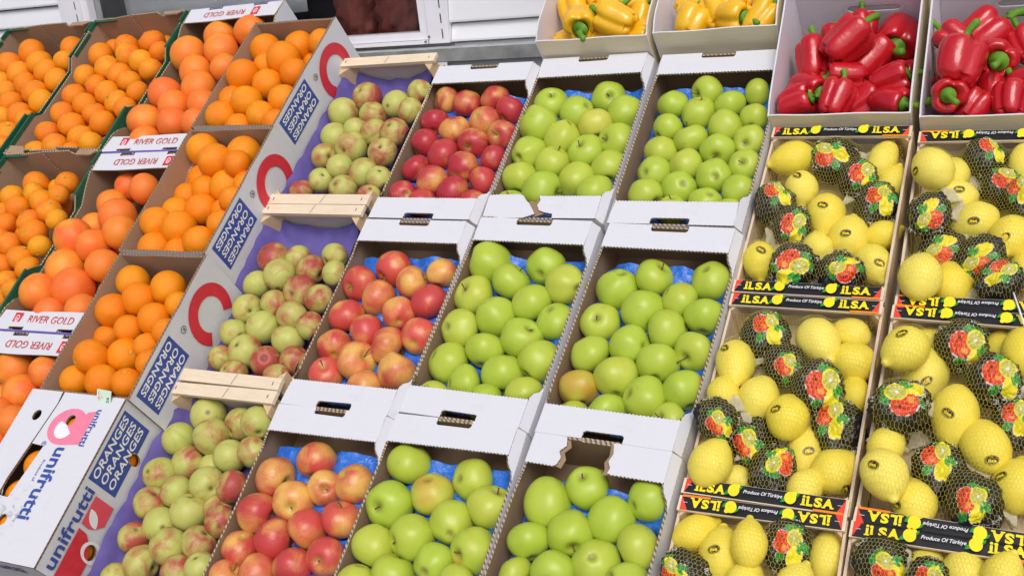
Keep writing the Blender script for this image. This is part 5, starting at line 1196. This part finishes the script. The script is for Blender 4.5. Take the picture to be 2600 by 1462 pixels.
# ---------------------------------------------------------------- placing fruit
ORD = ['first', 'second', 'third', 'fourth', 'fifth', 'sixth', 'seventh', 'eighth', 'ninth', 'tenth', 'eleventh', 'twelfth']
def ordn(k): return ORD[k] if k < len(ORD) else 'number %d' % (k + 1)
def rank(pts, r):
    """reading order: rows from the back, then from the left; returns (row, place) for each"""
    order = sorted(range(len(pts)), key=lambda i: -pts[i][1]); rows = []; 
    for i in order:
        if rows and rows[-1][0] - pts[i][1] < 1.05 * r: rows[-1][1].append(i)
        else: rows.append([pts[i][1], [i]])
    out = {}
    for k, (_, l) in enumerate(rows):
        for j, i in enumerate(sorted(l, key=lambda i: pts[i][0])): out[i] = (k, j)
    return out
def fr_m(n, x, y, z): 
    cu, cv, an, w, W_, L_ = CRATES[n]
    return SLOPE_M @ Matrix.Translation((cu, cv, w)) @ Matrix.Rotation(an, 4, 'Z') @ Matrix.Translation((x, y, z))
def rquat(rnd):
    while True:
        q = [rnd.gauss(0, 1) for _ in range(4)]
        if sum(v * v for v in q) > .01: return Quaternion(q).normalized()
CNAME = {'A1': 'top red apple tray', 'A2': 'middle red apple tray', 'A3': 'bottom red apple tray', 'B1': 'top left green tray', 'B2': 'middle left green tray', 'B3': 'bottom left green tray',
         'C1': 'top right green tray', 'C2': 'middle right green tray', 'C3': 'bottom right green tray', 'N1': 'top nectarine crate', 'N2': 'middle nectarine crate', 'N3': 'bottom nectarine crate',
         'U1': 'top large-orange box', 'U2': 'second large-orange box', 'U3': 'third large-orange box', 'G1': 'top grapefruit box', 'G2': 'second grapefruit box', 'G3': 'lowest grapefruit box',
         'K1': 'far left small-orange box', 'K2': 'upper right small-orange box', 'K3': 'lower small-orange box',
         'D1': 'top left lemon crate', 'D2': 'middle left lemon crate', 'D3': 'bottom left lemon crate', 'E1': 'top right lemon crate', 'E2': 'middle right lemon crate', 'E3': 'bottom right lemon crate',
         'Y1': 'left yellow pepper crate', 'Y2': 'right yellow pepper crate', 'R1': 'left red pepper crate', 'R2': 'right red pepper crate'}
KIND = {'A': ('red_apple', 'red apple', 'apple'), 'B': ('green_apple', 'green apple', 'apple'), 'C': ('green_apple', 'green apple', 'apple'), 'N': ('nectarine', 'nectarine', 'nectarine'),
        'U': ('orange', 'large orange', 'orange'), 'G': ('grapefruit', 'grapefruit', 'grapefruit'), 'K': ('small_orange', 'small orange', 'orange')}
def place_words(rk, n): return '%s from left in %s row from back, %s' % (ordn(rk[1]), ordn(rk[0]), CNAME[n])

for n, rows in FRUIT.items():
    kname, word, cat = KIND[n[0]]
    rnd = random.Random('f' + n)
    top = [i for i, q in enumerate(rows) if not q[4]]; low = [i for i, q in enumerate(rows) if q[4]]
    med = sorted(q[3] for q in rows)[len(rows) // 2]
    rk = {}
    for grp in (top, low):
        s = rank([rows[i] for i in grp], med)
        for a_, i in enumerate(grp): rk[i] = s[a_]
    for i, (x, y, z, r, deep) in enumerate(rows):
        x, y, z, r = x / 1000, y / 1000, z / 1000, r / 1000
        c = [rnd.random(), rnd.random(), rnd.random()]; adj = ''
        q = rquat(rnd)
        if kname == 'red_apple':
            me = rnd.choice(APPLE[kname]); sc = r * 1.10
            c[0] = {'A1': 1.05, 'A2': .74, 'A3': .74}[n] + rnd.uniform(-.34, .22); c[1] = {'A1': .02, 'A2': .60, 'A3': .45}[n] + rnd.uniform(-.25, .35)
            c = [min(1, max(0, v)) for v in c]
            adj = 'deep red' if c[0] > .9 and c[1] < .4 else 'orange red' if c[1] > .7 else 'yellow blushed' if c[0] < .42 else ''
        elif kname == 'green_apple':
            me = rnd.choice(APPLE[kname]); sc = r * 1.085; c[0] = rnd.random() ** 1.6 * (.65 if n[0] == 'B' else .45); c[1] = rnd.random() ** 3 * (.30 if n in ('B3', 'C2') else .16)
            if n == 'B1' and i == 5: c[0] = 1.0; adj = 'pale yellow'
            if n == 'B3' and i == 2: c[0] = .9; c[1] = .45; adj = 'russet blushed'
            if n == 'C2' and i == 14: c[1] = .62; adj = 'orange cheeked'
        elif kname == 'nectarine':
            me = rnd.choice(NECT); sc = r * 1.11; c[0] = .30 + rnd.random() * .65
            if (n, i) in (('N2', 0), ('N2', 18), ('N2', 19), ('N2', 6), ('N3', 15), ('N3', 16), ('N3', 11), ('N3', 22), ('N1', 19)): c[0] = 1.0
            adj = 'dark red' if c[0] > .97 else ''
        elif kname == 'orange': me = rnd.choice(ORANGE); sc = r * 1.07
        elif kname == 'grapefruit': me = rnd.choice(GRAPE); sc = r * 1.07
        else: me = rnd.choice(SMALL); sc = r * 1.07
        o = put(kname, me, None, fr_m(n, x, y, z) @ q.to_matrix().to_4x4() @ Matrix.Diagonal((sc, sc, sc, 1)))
        o.color = (*c, 1)
        lab = ('lower layer ' if deep else (adj + ' ' if adj else '')) + word + ' ' + place_words(rk[i], n)
        if len(lab.split()) > 16: lab = ('lower layer ' if deep else '') + word + ' ' + place_words(rk[i], n)
        tag(o, lab, cat, {'A': 'red apples', 'B': 'green apples', 'C': 'green apples', 'N': 'nectarines', 'U': 'large oranges', 'G': 'grapefruits', 'K': 'small oranges'}[n[0]])
        if kname in APPLE: put('stem', rnd.choice(ASTEM), o)
        elif kname == 'nectarine': put('stem_scar', NSTEM, o)
        elif kname != 'grapefruit': put('stem_button', BUTTON, o)

# oranges inside the closed box, seen through the gap and the hand holes
rnd = random.Random(99)
for (x, y, z), lab in (((-.035, .030, -.042), 'orange showing at the upper end of the gap in the closed box'), ((-.042, -.042, -.044), 'orange showing at the lower end of the gap in the closed box'),
                       ((.022, .120, -.044), 'orange behind the hand hole in the pink logo of the closed box'), ((-.012, -.115, -.044), 'orange behind the hand hole near the scuffed corner of the closed box'),
                       ((.098, .096, -.108), 'orange behind the hole beside the ORANGES print of the closed box'), ((.098, -.111, -.116), 'orange behind the hole in the red logo of the closed box')):
    o = put('orange', ORANGE[0], None, fr_m('U4', x, y, z) @ rquat(rnd).to_matrix().to_4x4() @ Matrix.Diagonal((.037, .037, .037, 1)))
    o.color = (rnd.random(), rnd.random(), 0, 1); tag(o, lab, 'orange', 'large oranges'); put('stem_button', BUTTON, o)

def axis_m(ax, up=None):
    z = Vector(ax).normalized(); u = Vector(up) if up is not None else Vector((0, 0, 1))
    if abs(z.dot(u.normalized())) > .97: u = Vector((1, .2, 0))
    x = u.cross(z).normalized(); y = z.cross(x)
    return Matrix((x, y, z)).transposed().to_4x4()

# sticker: black oval with yellow letters and a red mark
def sticker_mesh():
    p = Print(); p.poly(ell(0, 0, .0108, .0072, 0, 20), 'black_ink'); p.poly(ell(0, 0, .0099, .0064, 0, 20), 'yellow_ink', [ell(0, 0, .0095, .0060, 0, 20)])
    p.text('ilsa', 0, -.0008, .0125, .0058, 'yellow_ink', 0, .03); p.poly(ell(0, .0042, .0019, .0013, 0, 8), 'scarlet_ink')
    R_ = .040
    vs = [(x, y, z * 2 + math.sqrt(R_ * R_ - x * x - y * y) - R_) for x, y, z in p.v]
    return mesh('sticker', vs, p.f, [M[k] for k in p.m], p.i)
STICK = sticker_mesh()
for n, rows in LEMONS.items():
    rnd = random.Random('l' + n)
    L1 = [i for i, q in enumerate(rows) if q[6] == 'l']; L2 = [i for i, q in enumerate(rows) if q[6] == 'w']; rk = {}
    for grp in (L1, L2):
        s = rank([rows[i] for i in grp], 34)
        for a_, i in enumerate(grp): rk[i] = s[a_]
    for i, (x, y, z, r, asp, ax, kd, ex) in enumerate(rows):
        x, y, z, r = x / 1000, y / 1000, z / 1000, r / 1000
        base = fr_m(n, x, y, z)
        if kd == 'l':
            axv = Vector(ax) + Vector((0, 0, rnd.uniform(-.25, .25))); Mx = axis_m(axv)
            o = put('lemon', rnd.choice(LEMON), None, base @ Mx @ Matrix.Diagonal((r * 1.06, r * 1.06, r * asp * 1.04, 1)))
            o.color = (rnd.random(), rnd.random() * .6, 0, 1)
            tag(o, 'yellow lemon %s%s' % ('with oval sticker ' if ex else '', place_words(rk[i], n)), 'lemon', 'bare lemons')
            if len(o['label'].split()) > 16: o['label'] = 'stickered lemon ' + place_words(rk[i], n)
            if ex:
                d = Mx.to_3x3().transposed() @ Vector(ex).normalized()
                # march out to the ellipsoid
                k = 1 / math.sqrt((d.x ** 2 + d.y ** 2) / (r * 1.075) ** 2 + (d.z / (r * asp * 1.02)) ** 2)
                pt = d * (k + .0012); nr_ = Vector((d.x / r ** 2, d.y / r ** 2, d.z / (r * asp) ** 2)).normalized()
                loc_m = axis_m(nr_, Mx.to_3x3().transposed() @ Vector((rnd.uniform(-.6, .6), 1, 0)))
                wm = base @ Mx @ Matrix.Translation(pt) @ loc_m
                s = put('sticker', STICK); s.parent = o; s.matrix_parent_inverse = Matrix.Identity(4); s.matrix_basis = o.matrix_world.inverted() @ wm
        else:
            up = Vector(ex); nrm = Vector((rnd.uniform(-.1, .35), rnd.uniform(-.45, -.05), 1)).normalized()
            xx = up.cross(nrm).normalized(); yy = nrm.cross(xx); Mx = Matrix((xx, yy, nrm)).transposed().to_4x4()
            rr = r * 1.12
            o = put('wrapped_lemon', rnd.choice(WRAP), None, base @ Mx @ Matrix.Diagonal((rr, rr * (1 + (asp - 1) * .7), rr * .92, 1)))
            tag(o, 'black printed wrapped lemon ' + place_words(rk[i], n), 'wrapped lemon', 'lemons in printed black paper')
            done = 0
            for k in range(14):
                an = rnd.uniform(0, 6.28); dv = Mx.to_3x3() @ Vector((math.cos(an), math.sin(an), -.35)); e = Vector((x, y, z)) + dv * rr * 1.5
                if abs(e.x) < CRATES[n][4] / 2 - .03 and abs(e.y) < CRATES[n][5] / 2 - .045 and e.z < 0.012:
                    put('wrapper_tail', rnd.choice(TAIL), o, axis_m((math.cos(an), math.sin(an), -.35)) @ Matrix.Translation((0, 0, .72)) @ Matrix.Diagonal((1.1, 1.1, 1.0, 1))); done += 1
                if done == 2: break

# yellow nets drawn taut over the lemons: real threads in a honeycomb
def lemon_net(n, label):
    W_, L_ = CRATES[n][4], CRATES[n][5]; hx, hy = W_ / 2 - .012, L_ / 2 - .033
    g = .004; X = np.arange(-hx, hx + g / 2, g); Y = np.arange(-hy, hy + g / 2, g); GX, GY = np.meshgrid(X, Y)
    S = np.full(GX.shape, -.07)
    for (x, y, z, r, asp, ax, kd, ex) in LEMONS[n]:
        x, y, z, r = x / 1000, y / 1000, z / 1000, r / 1000 * (1.16 if kd == 'w' else 1.10)
        a2 = math.atan2(ax[1], ax[0]) if kd == 'l' else math.atan2(ex[1], ex[0])
        k = asp * 1.03 if kd == 'l' else 1 + (asp - 1) * .7
        dx, dy = GX - x, GY - y; U_ = (dx * math.cos(a2) + dy * math.sin(a2)) / k; V_ = -dx * math.sin(a2) + dy * math.cos(a2)
        d2 = U_ ** 2 + V_ ** 2; S = np.maximum(S, np.where(d2 < r * r, z + np.sqrt(np.maximum(r * r - d2, 0)), -.07))
    S += .0013
    Hh = S.copy(); Hh[0, :] = np.maximum(S[0, :], -.035); Hh[-1, :] = np.maximum(S[-1, :], -.02); Hh[:, 0] = np.maximum(S[:, 0], -.02); Hh[:, -1] = np.maximum(S[:, -1], -.02)
    for _ in range(220):
        A = Hh.copy(); A[1:-1, 1:-1] = (Hh[:-2, 1:-1] + Hh[2:, 1:-1] + Hh[1:-1, :-2] + Hh[1:-1, 2:]) / 4 - .00025; Hh = np.maximum(S, A)
    def hgt(x, y):
        i = min(max((x + hx) / g, 0), len(X) - 1.001); j = min(max((y + hy) / g, 0), len(Y) - 1.001); i0, j0 = int(i), int(j); fi, fj = i - i0, j - j0
        return (Hh[j0, i0] * (1 - fi) + Hh[j0, i0 + 1] * fi) * (1 - fj) + (Hh[j0 + 1, i0] * (1 - fi) + Hh[j0 + 1, i0 + 1] * fi) * fj
    cell = .0100; rows_ = int(2 * hy / (cell * .75)); vs, fs = [], []
    def wp(x, y):
        x2 = x + .006 * noise.noise((x * 14, y * 14, 1)); y2 = y + .006 * noise.noise((x * 14, y * 14, 5))
        x2 = min(max(x2, -hx), hx); y2 = min(max(y2, -hy), hy); return (x2, y2, hgt(x2, y2))
    def thread(a_, b_, r=.00017):
        a_, b_ = Vector(a_), Vector(b_); d = b_ - a_
        if d.length < 1e-5: return
        d.normalize(); s = d.cross(Vector((0, 0, 1)));
        if s.length < 1e-4: s = Vector((1, 0, 0))
        s.normalize(); u = s.cross(d); k = len(vs)
        for p_ in (a_, b_):
            vs.extend([p_ + s * r, p_ - s * r, p_ + u * r * 1.2])
        fs.extend([(k, k + 1, k + 4, k + 3), (k + 1, k + 2, k + 5, k + 4), (k + 2, k, k + 3, k + 5)])
    h = cell; w = cell * .62
    nxc = int(2 * hx / w) + 1; nyc = int(2 * hy / (h * .75)) + 1
    for j in range(nyc):
        y = -hy + j * h * .75
        for i in range(nxc):
            x = -hx + i * w + (w / 2 if j % 2 else 0)
            A = wp(x, y - h * .25); B = wp(x, y + h * .25); C1 = wp(x + w / 2, y + h * .5); C0 = wp(x - w / 2, y + h * .5)
            thread(A, B); thread(B, C1); thread(B, C0)
    me = mesh('lemon_net', vs, fs, [M['net']])
    cu, cv, an, wv, _, _ = CRATES[n]
    tag(put('lemon_net', me, None, fr_m(n, 0, 0, 0)), label, 'net', 'nets over the lemons')
for n in LEMONS: lemon_net(n, 'yellow plastic net stretched over the fruit in the ' + CNAME[n])

for n, rows in PEPPERS.items():
    nm = 'yellow_pepper' if n[0] == 'Y' else 'red_pepper'; rnd = random.Random('p' + n); rk = rank(rows, 36)
    for i, (x, y, z, r, ax) in enumerate(rows):
        x, y, z, r = x / 1000, y / 1000, z / 1000, r / 1000 * (1.14 if n[0] == 'Y' else 1.06)
        Mx = axis_m(ax) @ Matrix.Rotation(rnd.uniform(0, 6.28), 4, 'Z')
        o = put(nm, rnd.choice(PEP[nm]), None, fr_m(n, x, y, z) @ Mx @ Matrix.Diagonal((r * .93, r * .93, r * 1.03, 1)))
        tag(o, nm.replace('_', ' ') + ' ' + place_words(rk[i], n), 'pepper', nm.replace('_', ' ') + 's in cardboard crates')
        put('stem', rnd.choice(PSTEM), o, Matrix.Translation((0, 0, -.26)) @ Matrix.Diagonal((1.30, 1.30, 1.34, 1)))

# small green price slip on the front rim of the third orange box
p = Print(); p.poly(rect(-.021, .021, -.0165, .0165), 'tag_green')
p.text('56', .012, -.004, .012, .0085, 'black_ink', math.pi / 2, .01)
for k in range(7): p.poly(leafpts(-.008 + random.uniform(-.007, .007), random.uniform(-.008, .011), random.uniform(.006, .013), .0006, random.uniform(0, 3), 4), 'pink_ink')
cu, cv, an, w, W_, L_ = CRATES['U3']
fr = fr_m('U3', .072, -L_ / 2 - .004, .006)
o = p.build('price_slip', None, ((0, 0, 0), (1, 0, 0), (0, 1, 0)))
o.matrix_world = fr @ Matrix.Rotation(math.radians(35), 4, 'X') @ Matrix.Rotation(-.06, 4, 'Z')
md = o.modifiers.new('thickness', 'SOLIDIFY'); md.thickness = .0004
tag(o, 'small pale green paper slip marked 56 on the brown box rim', 'paper slip')
# white straw like strip lying across the right lemon rails
tube = stem_mesh('plastic_strip', [(0, .045, .010), (.012, .01, .012), (.026, -.03, .010), (.036, -.055, .004)], [.0016] * 4, M['white_ink'], 6)
tag(put('plastic_strip', tube, None, fr_m('E2', .055, CRATES['E2'][5] / 2 - .01, .0)), 'thin white plastic strip lying across the right lemon rails', 'strip')
bpy.context.view_layer.update()
